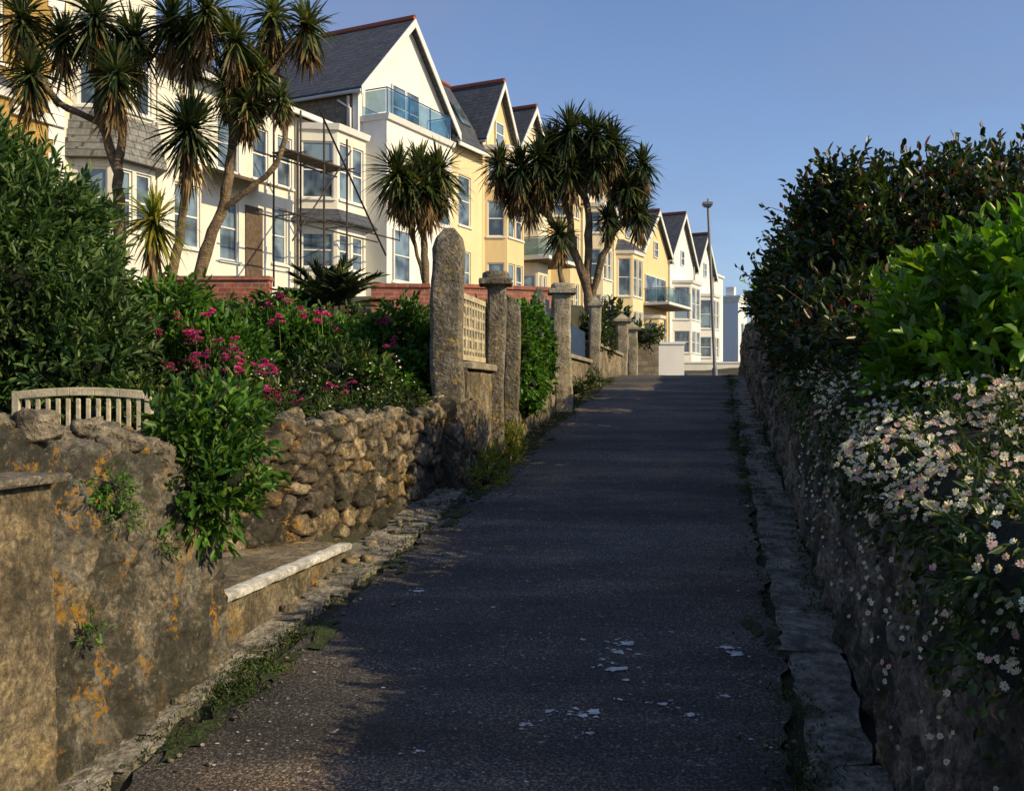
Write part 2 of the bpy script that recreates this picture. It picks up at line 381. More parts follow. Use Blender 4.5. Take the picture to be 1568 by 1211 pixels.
def roadz(px, py): return float(zr(py))+.035*(float(fbm(np.array([px*2.2]), np.array([py*2.2]), seed=2)[0])-.5)+.005
def patch(mb, x_, y_, r_, mat, el=None, zadd=0, lane_align=False):
    k = 13; el = el or random.uniform(.45, .8); ph = random.random()*3
    pts = []
    for i in range(k):
        a = 2*math.pi*i/k; q = r_*random.uniform(.4, 1.2)
        if lane_align: ey = q*math.cos(a)/el; px, py = x_+q*math.sin(a)+K*ey, y_+ey
        else:
            ex, ey = q*math.cos(a), q*el*math.sin(a)
            px, py = x_+ex*math.cos(ph)-ey*math.sin(ph), y_+ex*math.sin(ph)*.6+ey*math.cos(ph)
        pts.append((px, py, roadz(px, py)+zadd))
    mb.add(pts, [tuple(range(k))], mat)
mb = MB(); random.seed(9)
sp = [(.47, 4.5, .075), (.50, 4.72, .06), (.42, 4.62, .03), (.56, 4.85, .06), (1.03, 4.78, .045), (1.06, 4.7, .05), (.15, 4.05, .045), (.28, 4.0, .035), (.33, 4.03, .055),
      (-.53, 5.7, .05), (-.1, 5.4, .02), (1.9, 8.0, .06), (.05, 3.93, .035), (.62, 4.1, .045), (.3, 3.85, .03), (.45, 4.15, .03), (.72, 4.0, .035), (-.35, 3.7, .03), (.9, 4.2, .03), (.35, 4.9, .02), (.8, 5.0, .02)]
for i in range(420):
    Y = 3+random.random()**1.5*11; sp.append((random.uniform(-1.9, .25)+K*Y, Y, random.uniform(.003, .012)))
for (x, y, r) in sp:
    if r < .029: patch(mb, x, y, r, M['fleck'])
    else:
        patch(mb, x, y, r*.8, M['fleck'])
        for _ in range(7): patch(mb, x+random.gauss(0, r*.9), y+random.gauss(0, r*.7), r*random.uniform(.1, .35), M['fleck'], zadd=.002)
mb.build('pale_splashes')
mb = MB()
for i in range(150):
    Y = random.uniform(2.6, 19); side = random.random() < .5
    if vnoise(np.array([Y*.9]), np.array([float(side)*7]))[0] < .35: continue
    t = random.gauss(-1.99, .05) if side else random.gauss(.24, .035)
    patch(mb, t+K*Y, Y, random.uniform(.03, .075), M['moss'], .4, .003+.0004*(i % 9), True)
mb.build('moss_patches')
mb = MB()
for i in range(420):
    Y = random.uniform(2.8, 14); s = random.random()
    t = random.gauss(-1.98, .12) if s < .55 else random.gauss(.22, .09); r = random.uniform(.003, .010)
    x = t+K*Y; mb.rock((x, Y, roadz(x, Y)+r*.3), (r, r*1.2, r*.7), M['copes'], i, .3, False)
mb.build('loose_grit')
mb = MB(); random.seed(2)
for i in range(60):
    Y = random.uniform(3.0, 9.5); r = random.uniform(.015, .045); t = random.gauss(-2.29, .035)
    mb.rock((t+K*Y, Y, float(zr(Y))+.02), (r, r*1.3, r*.7), M['copes'], i+3, .35, False)
mb.build('fallen_stones')

# ------------------------------------------------------------------ stone walls
def stone_wall(name, pts, zbf, ztf, thick, mat, side=1, cw=.3, ch=.17, disp=.045, res=.03, rough=.02, seed=1, wob=.03, sm=9, topvar=.05, batter=0, ew=.30, warp=.12):
    P = np.array(pts, float); seg = np.hypot(*np.diff(P, axis=0).T); L = np.concatenate([[0], np.cumsum(seg)])
    n = int(L[-1]/res); s = np.linspace(0, L[-1], n+1)
    X = np.interp(s, L, P[:, 0]); Y = np.interp(s, L, P[:, 1])
    if sm > 1 and len(pts) > 2:
        k = np.ones(sm)/sm
        Xp = np.pad(X, sm//2, 'reflect', reflect_type='odd'); Yp = np.pad(Y, sm//2, 'reflect', reflect_type='odd')
        X = np.convolve(Xp, k, 'valid'); Y = np.convolve(Yp, k, 'valid')
        X = X[:n+1]; Y = Y[:n+1]; s = s[:len(X)]
    TX, TY = np.gradient(X), np.gradient(Y); l = np.hypot(TX, TY); TX /= l; TY /= l
    NX, NY = side*TY, -side*TX
    zb = zbf(X, Y)-.12; zt = ztf(X, Y)+topvar*(vnoise(s*4, s*0, seed=seed+9)-.5)*2+topvar*.6*(vnoise(s*11, s*0, seed=seed+19)-.5)*2
    H = zt-zb; nf = int(H.max()/res)+1; ntp = max(3, int(thick/res)); nb = 5
    rows = [(0, f, 0, f, 'f') for f in np.linspace(0, 1, nf+1)]
    rows += [(g, 1, g, 1, 't') for g in np.linspace(0, 1, ntp+1)[1:]]
    rows += [(1, 1-b, 1, 1+b, 'b') for b in np.linspace(0, 1, nb+1)[1:]]
    A = []; Q = []; HH = []
    for (off, fz, g, qf, kd) in rows:
        z = zb+H*fz; o = off*thick
        if kd == 'f': nx, ny, nz = NX*(1 if fz < 1 else .7), NY*(1 if fz < 1 else .7), (0 if fz < 1 else .7); q = H*fz
        elif kd == 't': nx, ny, nz = NX*0-(NX*.7 if g >= 1 else 0), NY*0-(NY*.7 if g >= 1 else 0), 1; q = H+thick*g
        else: nx, ny, nz = -NX, -NY, 0; q = H+thick+H*(qf-1)
        bt = batter*(1-fz)
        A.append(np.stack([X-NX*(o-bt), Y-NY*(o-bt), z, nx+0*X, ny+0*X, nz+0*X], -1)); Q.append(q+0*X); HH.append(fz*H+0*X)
    A = np.array(A); Q = np.array(Q); HH = np.array(HH); S = np.broadcast_to(s, Q.shape)
    wa = S+(fbm(S*5, Q*5, seed=seed+3)-.5)*warp+(fbm(S*14, Q*14, seed=seed+23)-.5)*warp*.35; wb = Q+(fbm(S*5, Q*5, seed=seed+4)-.5)*warp*.85+(fbm(S*14, Q*14, seed=seed+24)-.5)*warp*.3
    F1, F2, ID = voro(wa, wb, cw, ch, seed)
    e = sstep((F2-F1)/ew)
    d = disp*e*(.15+1.2*((ID*7.3) % 1))+rough*(fbm(S*9, Q*9, seed=seed+5, o=4)-.5)*2+rough*.8*(fbm(S*26, Q*26, seed=seed+8, o=2)-.5)*2+wob*(fbm(S*1.3, Q*1.3, seed=seed+6)-.5)*2
    V = A[..., :3]+A[..., 3:]*d[..., None]
    nr, nc = Q.shape
    i, j = np.meshgrid(np.arange(nc-1), np.arange(nr-1)); a = (j*nc+i).ravel()
    o = fast_mesh(name, V.reshape(-1, 3), np.stack([a, a+1, a+1+nc, a+nc], 1), [mat], attrs={'rnd': ID.ravel(), 'edge': (F2-F1).ravel(), 'hh': HH.ravel()}, smooth=True)
    bm = bmesh.new(); bm.from_mesh(o.data); bm.verts.ensure_lookup_table()
    try:
        bm.faces.new([bm.verts[r*nc] for r in range(nr)]); bm.faces.new([bm.verts[r*nc+nc-1] for r in range(nr)])
    except Exception: pass
    bm.to_mesh(o.data); bm.free()
    return o
lane = lambda t, Y: (t+K*Y, Y)
P = lambda t, Y, z: (t+K*Y, Y, z)
T1 = lambda Y: np.interp(Y, [0, 3.3, 4.1, 4.62], [-.13, -.11, -.22, -.40])
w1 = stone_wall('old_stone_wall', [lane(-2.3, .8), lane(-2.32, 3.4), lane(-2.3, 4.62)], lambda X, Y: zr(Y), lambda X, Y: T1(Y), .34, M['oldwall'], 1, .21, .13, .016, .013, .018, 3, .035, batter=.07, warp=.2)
def copes(path, ztf, seed, rmin, rmax, parent):
    random.seed(seed); mb = MB(); Lc = [0]
    for a, b in zip(path, path[1:]): Lc.append(Lc[-1]+math.dist(a, b))
    s = 0
    while s < Lc[-1]:
        x = float(np.interp(s, Lc, [p[0] for p in path])); y = float(np.interp(s, Lc, [p[1] for p in path])); r = random.uniform(rmin, rmax)
        for k in range(random.choice((1, 2))):
            q = r*random.uniform(.6, 1.15)
            mb.rock((x+random.uniform(-.09, .09), y+random.uniform(-.03, .03), float(ztf(y))+random.uniform(-.01, .03)+.03*k), (q*1.2, q*1.0, q*random.uniform(.5, .95)), M['copes'], random.randint(1, 999), .45)
        s += r*1.5
    mb.build('coping_stones', parent)
copes([(-2.42+K*1.6, 1.6), (-2.42+K*4.5, 4.5)], T1, 21, .035, .07, w1)
pr = stone_wall('rendered_pier', [lane(-2.13, 1.2), lane(-2.15, 3.22)], lambda X, Y: zr(Y), lambda X, Y: X*0-.285, .3, M['pier'], 1, .8, .6, .003, .02, .010, 71, .012, topvar=0, batter=.03)
mb = MB()
mb.hexa([P(-2.5, 1.5, -.28), P(-2.10, 1.5, -.28), P(-2.10, 3.26, -.28), P(-2.5, 3.26, -.28), P(-2.5, 1.5, -.25), P(-2.10, 1.5, -.25), P(-2.10, 3.26, -.25), P(-2.5, 3.26, -.25)], M['granite_p'])
mb.build('cap_slab', pr, bevel=.01)
es = stone_wall('entrance_step', [lane(-2.30, 4.6), lane(-2.34, 6.35)], lambda X, Y: zr(Y)-.05, lambda X, Y: X*0-.945, 1.7, M['oldwall2'], 1, .4, .25, .006, .03, .010, 55, .012, topvar=0)
Yn = np.linspace(4.62, 6.25, 60); rows_ = []
for (t_, z_) in ((-2.268, -.965), (-2.262, -.940), (-2.272, -.928), (-2.34, -.926)):
    rows_.append([(t_-.02*(y-4.62)/1.6+.008*float(vnoise(np.array([y*14]), np.array([z_*90]))[0])+K*y, y, z_+.008*float(vnoise(np.array([y*9]), np.array([1.5]))[0])) for y in Yn])
mb = MB(); nn_ = len(Yn); mb.add([p for r_ in rows_ for p in r_], [(j*nn_+i, j*nn_+i+1, (j+1)*nn_+i+1, (j+1)*nn_+i) for j in range(3) for i in range(nn_-1)], M['whitepaint'], True)
mb.build('painted_nosing', es)
T2 = lambda Y: np.interp(Y, [5.9, 6.2, 7.4, 8.8], [-.27, -.25, -.20, -.16])
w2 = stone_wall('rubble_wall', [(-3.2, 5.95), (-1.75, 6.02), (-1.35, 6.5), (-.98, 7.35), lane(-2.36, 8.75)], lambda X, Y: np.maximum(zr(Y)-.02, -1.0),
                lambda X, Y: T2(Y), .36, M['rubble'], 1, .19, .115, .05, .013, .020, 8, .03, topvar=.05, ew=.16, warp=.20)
copes([(-3.0, 6.1), (-1.85, 6.17), (-1.5, 6.6), (-1.15, 7.4), (-.85, 8.1), (-.66, 8.7)], T2, 4, .045, .085, w2)
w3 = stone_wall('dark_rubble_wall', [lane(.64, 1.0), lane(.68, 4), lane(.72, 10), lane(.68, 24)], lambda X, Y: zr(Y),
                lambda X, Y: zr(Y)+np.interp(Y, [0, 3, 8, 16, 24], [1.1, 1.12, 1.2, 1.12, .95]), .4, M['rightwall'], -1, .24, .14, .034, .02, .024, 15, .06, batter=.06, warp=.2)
copes([(.86+K*6, 6), (.86+K*22, 22)], lambda y: zr(y)+1.15-.004*y, 14, .07, .12, w3)

# ------------------------------------------------------------------ lane-side posts and fence
def post(name, t, Y, w, z0, z1, mat, cap=None, capw=.1, caph=.09, rnd=False, seed=1):
    mb = MB(); x = t+K*Y; n = 26; h = w/2; vs = []; k = 28
    for i in range(n+1):
        f = i/n; z = z0+(z1-z0)*f; sc = 1.0
        if rnd and f > .9: sc = math.sqrt(max(.02, 1-((f-.9)/.1)**2*.9))
        for q in range(k):
            th = 2*math.pi*q/k+.001; c, s_ = math.cos(th), math.sin(th); m_ = max(abs(c), abs(s_))**.8
            px, py = h*sc*c/m_, h*sc*s_/m_
            dn = 1+.26*(float(fbm(np.array([px*9+seed]), np.array([py*9+z*5]), np.array([z*6.]), seed, 4)[0])-.5)
            vs.append((x+px*dn+.015*(math.sin(z*3+seed)), Y+py*dn, z))
    fs = [(i*k+q, i*k+(q+1) % k, (i+1)*k+(q+1) % k, (i+1)*k+q) for i in range(n) for q in range(k)]+[tuple(range(n*k, n*k+k))]
    mb.add(vs, fs, mat, rnd)
    if cap:
        a = h+capw
        mb.box(x-a, x+a, Y-a, Y+a, z1+.002, z1+caph, mat)
        zt = z1+caph+.002; b = a*.82; tip = .09 if cap == 'dome' else .16
        if cap == 'dome': mb.rock((x, Y, zt), (b, b, tip), mat, seed, .15, rot=False)
        else: mb.add([(x-b, Y-b, zt), (x+b, Y-b, zt), (x+b, Y+b, zt), (x-b, Y+b, zt), (x, Y, zt+tip)], [(0, 1, 4), (1, 2, 4), (2, 3, 4), (3, 0, 4)], mat)
    return mb.build(name, bevel=.008)
G = M['granite_p']
post('granite_gatepost', -2.40, 8.95, .29, -1.0, 1.50, G, rnd=True, seed=3)
post('stone_pillar', -2.26, 10.25, .20, -.8, 1.13, G, 'dome', .07, .06, seed=5)
post('stone_pillar', -2.20, 10.75, .18, -.8, 1.06, G, None, rnd=True, seed=6)
post('stone_pillar', -2.3, 13.1, .16, -.6, 1.42, G, rnd=True, seed=7)
post('stone_pillar', -2.2, 14.3, .28, -.5, 1.45, M['concrete'], 'dome', .06, .07, seed=8)
post('stone_pillar', -2.2, 18.2, .22, -.1, 1.62, M['concrete'], 'pyr', .03, .05, seed=9)
post('stone_pillar', -2.3, 24.5, .30, .1, 1.80, M['concrete'], 'pyr', .07, .07, seed=10)
post('stone_pillar', -2.3, 27.5, .30, -.2, 1.80, M['concrete'], 'pyr', .07, .07, seed=11)
def dwarf(Y0, Y1, ztop, t=-2.28, th=.2, cop=.07, seed=1):
    o = stone_wall('rendered_dwarf_wall', [lane(t, Y0), lane(t, Y1)], lambda X, Y: zr(Y), lambda X, Y: X*0+ztop, th, M['oldwall2'], 1, .5, .3, .006, .05, .012, seed, .012, topvar=0)
    mb = MB()
    mb.hexa([P(t-th-.04, Y0, ztop+.005), P(t+.06, Y0, ztop+.005), P(t+.06, Y1, ztop+.005), P(t-th-.04, Y1, ztop+.005), P(t-th-.04, Y0, ztop+cop), P(t+.06, Y0, ztop+cop), P(t+.06, Y1, ztop+cop), P(t-th-.04, Y1, ztop+cop)], M['concrete'])
    mb.build('coping', o, bevel=.012)
dwarf(9.12, 10.15, .24, seed=2)
dwarf(10.86, 13.0, .02, seed=4)
dwarf(13.2, 14.15, .25, seed=5)
dwarf(14.45, 18.08, .58, seed=6)
dwarf(18.33, 24.3, .95, seed=7)
stone_wall('rubble_plinth', [lane(-2.22, 8.55), lane(-2.2, 9.2)], lambda X, Y: zr(Y), lambda X, Y: X*0-.05, .3, M['rubble'], 1, .18, .12, .035, .02, .02, 44, .02)
def lattice(Y0, Y1, z0, z1, t=-2.36):
    mb = MB(); O = (t+K*Y0, Y0, 0); l = math.hypot(K, 1); ux = (K/l, 1/l); n = (1/l, -K/l); W = (Y1-Y0)*l; C = M['creamwood']
    for a, b in ((z0, z0+.05), (z1-.05, z1)): mb.obox(O, ux, n, 0, W, -.03, .03, a, b, C)
    nx = max(4, int(W/.105))
    for i in range(nx+1):
        a = W*i/nx; mb.obox(O, ux, n, max(0, a-.014), min(W, a+.014), -.022, .022, z0+.052, z1-.052, C)
    nz = int((z1-z0)/.1)
    for j in range(1, nz):
        z = z0+(z1-z0)*j/nz
        mb.obox(O, ux, n, .003, W-.003, -.017, .017, z-.014, z+.014, C)
        if j % 2 == 0:
            for i in range(nx):
                if (i+j//2) % 2: mb.obox(O, ux, n, W*i/nx+.02, W*(i+1)/nx-.02, -.012, .012, z-.08, z+.03, C)
    mb.build('lattice_screen_fence')
lattice(9.14, 10.12, .33, .95)
mb = MB()
for (Y0, Y1, z0, z1) in ((13.22, 14.13, .34, 1.35), (14.47, 18.05, .67, 1.15)):
    Y = Y0
    while Y < Y1-.05:
        mb.hexa([P(-2.40, Y, z0), P(-2.36, Y, z0), P(-2.36, Y+.11, z0), P(-2.40, Y+.11, z0), P(-2.40, Y, z1), P(-2.36, Y, z1), P(-2.36, Y+.11, z1), P(-2.40, Y+.11, z1)], M['bluepanel']); Y += .12
mb.build('blue_board_fence')

# ------------------------------------------------------------------ garden brick walls, picket, bench
def brick_wall(a, b, z0, z1, th=.22):
    mb = MB(); l = math.dist(a, b); ux = ((b[0]-a[0])/l, (b[1]-a[1])/l); n = (ux[1], -ux[0])
    mb.obox(a, ux, n, 0, l, -th, 0, z0, z1, M['brick']); mb.obox(a, ux, n, -.02, l+.02, -th-.03, .03, z1+.003, z1+.07, M['brick'])
    mb.build('red_brick_garden_wall')
brick_wall((-5.9, 16.6), (-4.05, 16.6), .4, 1.92)
brick_wall((-4.0, 17.3), (-2.5, 17.5), .4, 1.45)
brick_wall((-2.45, 17.3), (-1.45, 17.4), .4, 1.88)
brick_wall((-1.0, 18.0), (.75, 18.6), .4, 1.95)
mb = MB()
for i in range(26):
    x = -4.4+i*.085; mb.box(x, x+.05, 13.2, 13.225, .5, 1.18+.02*math.sin(i*2.1), M['wood'])
mb.box(-4.45, -2.2, 13.23, 13.27, .75, .81, M['wood']); mb.box(-4.45, -2.2, 13.23, 13.27, 1.02, 1.08, M['wood'])
mb.build('wooden_picket_fence')
mb = MB(); bx0, bx1, by = -3.47, -2.50, 6.9; W = M['creamwood']; g = -.85
for x in (bx0, bx1-.05):
    mb.box(x, x+.05, by, by+.05, g, .03, W); mb.box(x, x+.05, by+.45, by+.5, g, -.2, W); mb.box(x, x+.05, by+.052, by+.448, -.24, -.2, W)
n = 10
for i in range(n):
    xa = bx0+.05+(bx1-bx0-.1)*i/n; xb = bx0+.05+(bx1-bx0-.1)*(i+1)/n
    h0 = .02+.025*math.sin(math.pi*i/n); h1 = .02+.025*math.sin(math.pi*(i+1)/n)
    mb.hexa([(xa, by, h0-.045), (xb, by, h1-.045), (xb, by+.04, h1-.045), (xa, by+.04, h0-.045), (xa, by, h0+.012), (xb, by, h1+.012), (xb, by+.04, h1+.012), (xa, by+.04, h0+.012)], W)
for i in range(12):
    x = bx0+.09+(bx1-bx0-.2)*i/11; mb.box(x, x+.03, by+.012, by+.03, -.36, -.02, W)
mb.box(bx0+.052, bx1-.052, by+.005, by+.04, -.42, -.365, W)
for i in range(5): mb.box(bx0, bx1, by+.06+i*.085, by+.13+i*.085, -.455, -.43, W)
mb.build('wooden_garden_bench', bevel=.004)

# ------------------------------------------------------------------ foliage
def leafmesh(name, Pn, D, L, Wd, mat, parent=None, fold=.25, curl=.15):
    n = len(Pn); D = D/np.linalg.norm(D, axis=1, keepdims=True)
    R = rng.normal(size=(n, 3))*.8+np.array([0, 0, 1.0])
    S = np.cross(D, R); S /= np.linalg.norm(S, axis=1, keepdims=True)+1e-9
    U = np.cross(S, D)
    L = np.broadcast_to(L, (n,))[:, None]; Wd = np.broadcast_to(Wd, (n,))[:, None]
    base = Pn; tip = Pn+D*L-U*L*curl
    m1 = Pn+D*L*.3; m2 = Pn+D*L*.68-U*L*curl*.4
    V = np.stack([base, m1+S*Wd*.5+U*Wd*fold, m2+S*Wd*.42+U*Wd*fold, tip, m2-S*Wd*.42+U*Wd*fold, m1-S*Wd*.5+U*Wd*fold], 1).reshape(-1, 3)
    i = np.arange(n)[:, None]*6
    F = np.concatenate([i+np.array([[0, 1, 2, 3]]), i+np.array([[0, 3, 4, 5]])], 0)
    return fast_mesh(name, V, F, [mat], parent)
def unit(n):
    d = rng.normal(size=(n, 3)); return d/np.linalg.norm(d, axis=1, keepdims=True)
def bush(name, blobs, shoots, m, L, Wd, mat, sl=.16, up=.3, core=.72, twigs=0, seed=0, rough=.55):
    P_, D_ = [], []; cores = MB(); tot = sum((b[3]*b[4]+b[4]*b[5]+b[3]*b[5]) for b in blobs)
    for bi, b in enumerate(blobs):
        c = np.array(b[:3]); r = np.array(b[3:6]); ns = int(shoots*(b[3]*b[4]+b[4]*b[5]+b[3]*b[5])/tot)
        d = unit(ns)
        q = fbm(d[:, 0]*2.2+bi*5+seed, d[:, 1]*2.2, d[:, 2]*2.2, seed+bi, 3)
        rad = (1-rough*.5+rough*(q-.2)*1.5)*(rng.uniform(.0, 1, ns)**.35*.42+.62)
        p = c+d*r*rad[:, None]
        sd = d*.8+unit(ns)*.55+np.array([0, 0, up]); sd /= np.linalg.norm(sd, axis=1, keepdims=True)
        ll = sl*rng.uniform(.5, 1.5, ns)
        for k in range(m):
            f = (k+.5)/m
            P_.append(p+sd*(ll*f)[:, None]); D_.append(sd*(.35+.6*f)+unit(ns)*(.8-.3*f))
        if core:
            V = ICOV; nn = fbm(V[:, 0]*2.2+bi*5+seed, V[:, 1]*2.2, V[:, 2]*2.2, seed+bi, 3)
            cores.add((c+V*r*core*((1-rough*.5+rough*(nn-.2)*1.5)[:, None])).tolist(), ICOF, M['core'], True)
    P_ = np.concatenate(P_); D_ = np.concatenate(D_)
    o = leafmesh(name, P_, D_, L*rng.uniform(.6, 1.25, len(P_)), Wd*rng.uniform(.7, 1.2, len(P_)), mat)
    if core: cores.build('shade_core', o)  # added solid dark blobs, painted as interior shade, block see-through between leaves
    if twigs:
        tb = MB(); random.seed(seed); Pt, Dt = [], []
        for i in range(twigs):
            b = random.choice(blobs); d = unit(1)[0]; d[2] = abs(d[2])*.8+.25; d /= np.linalg.norm(d)
            p0 = np.array(b[:3])+d*np.array(b[3:6])*.6; ln = random.uniform(.25, .6)*max(b[3:6])*1.25
            dd = d+np.array([0, 0, .35]); dd /= np.linalg.norm(dd); p1 = p0+dd*ln*.6+unit(1)[0]*.04; p2 = p1+dd*ln*.6+unit(1)[0]*.08
            tb.tube([p0, p1, p2], [.008, .005, .002], M['twig'], 4, False)
            for f in np.linspace(.2, 1, 11):
                if random.random() < .25: continue
                q = p0*(1-f)**2+2*f*(1-f)*p1+f*f*p2; Pt.append(q); Dt.append(dd*.5+unit(1)[0]*.8)
        tb.build('twigs', o)
        leafmesh('shoot_leaves', np.array(Pt), np.array(Dt), L*.9, Wd*.9, mat, o)
    return o
bush('olive_shrub', [(-4.25, 8.4, 1.30, .70, .6, .55), (-3.95, 8.2, .90, .50, .5, .50), (-4.3, 8.2, .5, .8, .6, .7), (-3.65, 8.1, .30, .50, .4, .45), (-4.65, 8.5, 1.75, .5, .5, .45), (-3.6, 8.3, .60, .28, .3, .35)],
     3900, 9, .105, .030, M['olive'], .24, .45, .72, 80, seed=1, rough=.8)
bush('green_shrub', [(-3.1, 9.2, .52, .42, .4, .40), (-2.85, 9.0, .15, .4, .4, .4), (-3.3, 9.0, .20, .4, .35, .4), (-2.6, 9.1, .28, .3, .3, .35)], 1300, 8, .09, .038, M['green'], .16, .3, .72, 26, seed=2, rough=.8)
bush('green_shrub', [(-2.32, 10.1, .50, .36, .35, .36), (-1.85, 10.2, .38, .33, .3, .3)], 800, 8, .08, .034, M['green'], .15, .3, .72, 16, seed=3, rough=.8)
bush('green_shrub', [(-2.45, 8.5, .02, .4, .3, .3), (-1.85, 8.4, -.05, .35, .3, .22), (-2.1, 7.9, -.15, .35, .3, .18), (-2.9, 8.1, -.15, .4, .3, .25), (-1.5, 8.8, .1, .35, .3, .3)], 1300, 8, .065, .026, M['midl'], .13, .3, .74, 22, seed=4, rough=.8)
bush('green_shrub', [(-1.12, 9.5, .36, .36, .32, .34), (-.88, 9.35, .15, .28, .25, .32), (-1.25, 9.1, .0, .35, .3, .25)], 1200, 8, .08, .038, M['green'], .14, .3, .74, 18, seed=5, rough=.8)
bush('green_shrub', [(-1.3, 7.9, -.15, .3, .3, .12), (-1.0, 8.5, -.1, .25, .35, .14), (-1.6, 7.2, -.2, .25, .25, .10)], 700, 7, .045, .018, M['midl'], .08, .3, .7, seed=6)
bush('valerian_plant', [(-1.38, 4.65, -.18, .17, .2, .16), (-1.30, 4.5, -.36, .12, .13, .13), (-1.46, 4.5, -.18, .09, .2, .10), (-1.40, 4.35, -.40, .10, .12, .14), (-1.34, 4.45, -.48, .08, .1, .1)],
     330, 9, .064, .026, M['green'], .11, .25, .55, 36, seed=7, rough=.9)
bush('wall_fern', [(-1.50, 3.72, -.34, .06, .1, .04), (-1.50, 3.8, -.43, .04, .07, .07)], 100, 6, .020, .009, M['green'], .06, -.2, .5, seed=8)
bush('wall_fern', [(-1.42, 4.1, -.6, .02, .04, .03), (-1.5, 3.55, -.86, .015, .03, .03)], 30, 6, .025, .009, M['green'], .05, .1, 0, seed=81)
bush('ivy_hedge', [(-2.3+K*11.3, 11.3, .5, .24, .4, .52), (-2.3+K*12.1, 12.1, .55, .24, .45, .52), (-2.25+K*11.8, 11.8, .15, .22, .8, .3), (-2.3+K*12.7, 12.7, .55, .22, .35, .5)], 1700, 7, .06, .045, M['green'], .08, .1, .82, seed=9, rough=.7)
bush('dark_shrub', [(-2.5+K*20, 20, 1.25, .3, .6, .35), (-2.5+K*21.5, 21.5, 1.15, .3, .7, .35)], 700, 6, .07, .035, M['darkl'], .1, .2, .8, seed=10)
bush('dark_shrub', [(-2.4, 14.2, .75, .5, .3, .35), (-3.4, 14.0, .65, .7, .3, .33), (-1.3, 14.5, .55, .6, .3, .32), (-.4, 15, .9, .4, .3, .35)], 1100, 6, .09, .04, M['midl'], .14, .2, .78, seed=11, rough=.7)
bush('dark_shrub', [(-5.9, 12.5, 1.2, .9, .5, .65), (-7.0, 12, 1.5, .9, .5, .9), (-4.8, 12.3, .7, .6, .5, .45)], 2000, 7, .10, .04, M['olive'], .17, .3, .78, 20, seed=12, rough=.8)
bush('green_shrub', [(-1.2, 16.5, 1.0, .35, .3, .25), (-4.5, 16.0, 1.1, .6, .3, .30), (-5.6, 15.8, 1.3, .4, .3, .5)], 1000, 6, .09, .04, M['midl'], .14, .2, .78, seed=13)
bush('yellow_flowering_weeds', [(-2.12+K*9.3, 9.3, -.68, .13, .3, .09), (-2.1+K*10, 10, -.62, .11, .35, .09), (-2.15+K*10.5, 10.6, -.5, .09, .25, .12), (-2.05+K*8.8, 8.8, -.76, .14, .2, .06)], 330, 6, .06, .014, M['yellowl'], .11, .5, .4, 10, seed=14)
def tufts(name, spots, mat, n=14, L=.05):
    P_, D_ = [], []
    for (x, y, s) in spots:
        k = int(n*s*2)
        p = np.array([x, y, float(zr(y))+.012])+np.c_[rng.normal(size=(k, 2))*.05*s*1.6, np.zeros(k)]
        P_.append(p); D_.append(np.c_[rng.normal(size=(k, 2))*.7, np.ones(k)])
    return leafmesh(name, np.concatenate(P_), np.concatenate(D_), L*rng.uniform(.4, 1.2, sum(len(p) for p in P_)), L*.22, mat, curl=.3)
sp = []
for i in range(420):
    Y = random.uniform(2.5, 21); sp.append((random.gauss(.31, .035)+K*Y, Y, random.uniform(.3, 1)*(1 if vnoise(np.array([Y*1.1]), np.array([0.]))[0] > .5 else .2)))
for i in range(420):
    Y = random.uniform(2.8, 20); sp.append((random.gauss(-2.08, .04)+K*Y, Y, random.uniform(.3, 1)*(1 if vnoise(np.array([Y*1.3]), np.array([4.]))[0] > .5 else .25)))
for i in range(160):
    Y = random.uniform(5, 16); sp.append((random.gauss(.60, .03)+K*Y, Y, random.uniform(.4, 1)))
for i in range(160):
    Y = random.uniform(6, 20); sp.append((random.gauss(-2.22, .03)+K*Y, Y, random.uniform(.4, 1)))
for i in range(50): sp.append((random.gauss(-1.16, .05), random.gauss(4.35, .2), random.uniform(.4, .8)))
tufts('grass_tufts', sp, M['midl'], 16, .028)
bush('dark_shrub', [(-2.25+K*16, 16, .1, .12, .9, .12), (-2.25+K*18, 18, .3, .14, .8, .14)], 300, 6, .05, .02, M['midl'], .08, .4, .6, seed=15)

# ---- right-hand side
bush('bright_green_shrub', [(1.98, 4.1, .22, .34, .45, .28), (2.22, 4.0, .38, .32, .45, .28), (2.5, 4.1, .25, .4, .45, .40), (1.74, 4.05, .02, .18, .35, .18), (2.05, 3.7, .06, .33, .35, .26), (2.1, 4.5, .32, .3, .3, .26)],
     1500, 10, .075, .034, M['bright'], .15, .55, .7, 40, seed=20, rough=.8)
bush('dark_hedge_shrub', [(2.44, 7.1, 1.06, .36, .5, .38), (2.28, 7.0, 1.30, .20, .3, .20), (2.9, 7.2, 1.18, .5, .5, .40), (3.5, 7.3, 1.30, .6, .5, .42), (2.33, 6.9, .66, .34, .5, .38), (2.85, 6.8, .75, .55, .5, .5),
                          (2.15, 6.2, .30, .3, .5, .33), (2.6, 8.2, 1.0, .42, .7, .42), (3.9, 7.6, 1.1, .6, .5, .70), (3.3, 6.6, .8, .5, .5, .55), (2.4, 7.7, .55, .28, .7, .35), (2.0, 5.3, .15, .25, .5, .28)],
     4400, 8, .066, .034, M['darkl'], .18, .4, .76, 360, seed=21, rough=.95)
bush('green_shrub', [(3.3, 11, 1.1, .38, .8, .42), (3.05, 9.6, .9, .32, .8, .36), (3.55, 12.6, 1.2, .38, .8, .38)], 1300, 7, .075, .038, M['darkl'], .13, .3, .78, 30, seed=22, rough=.8)
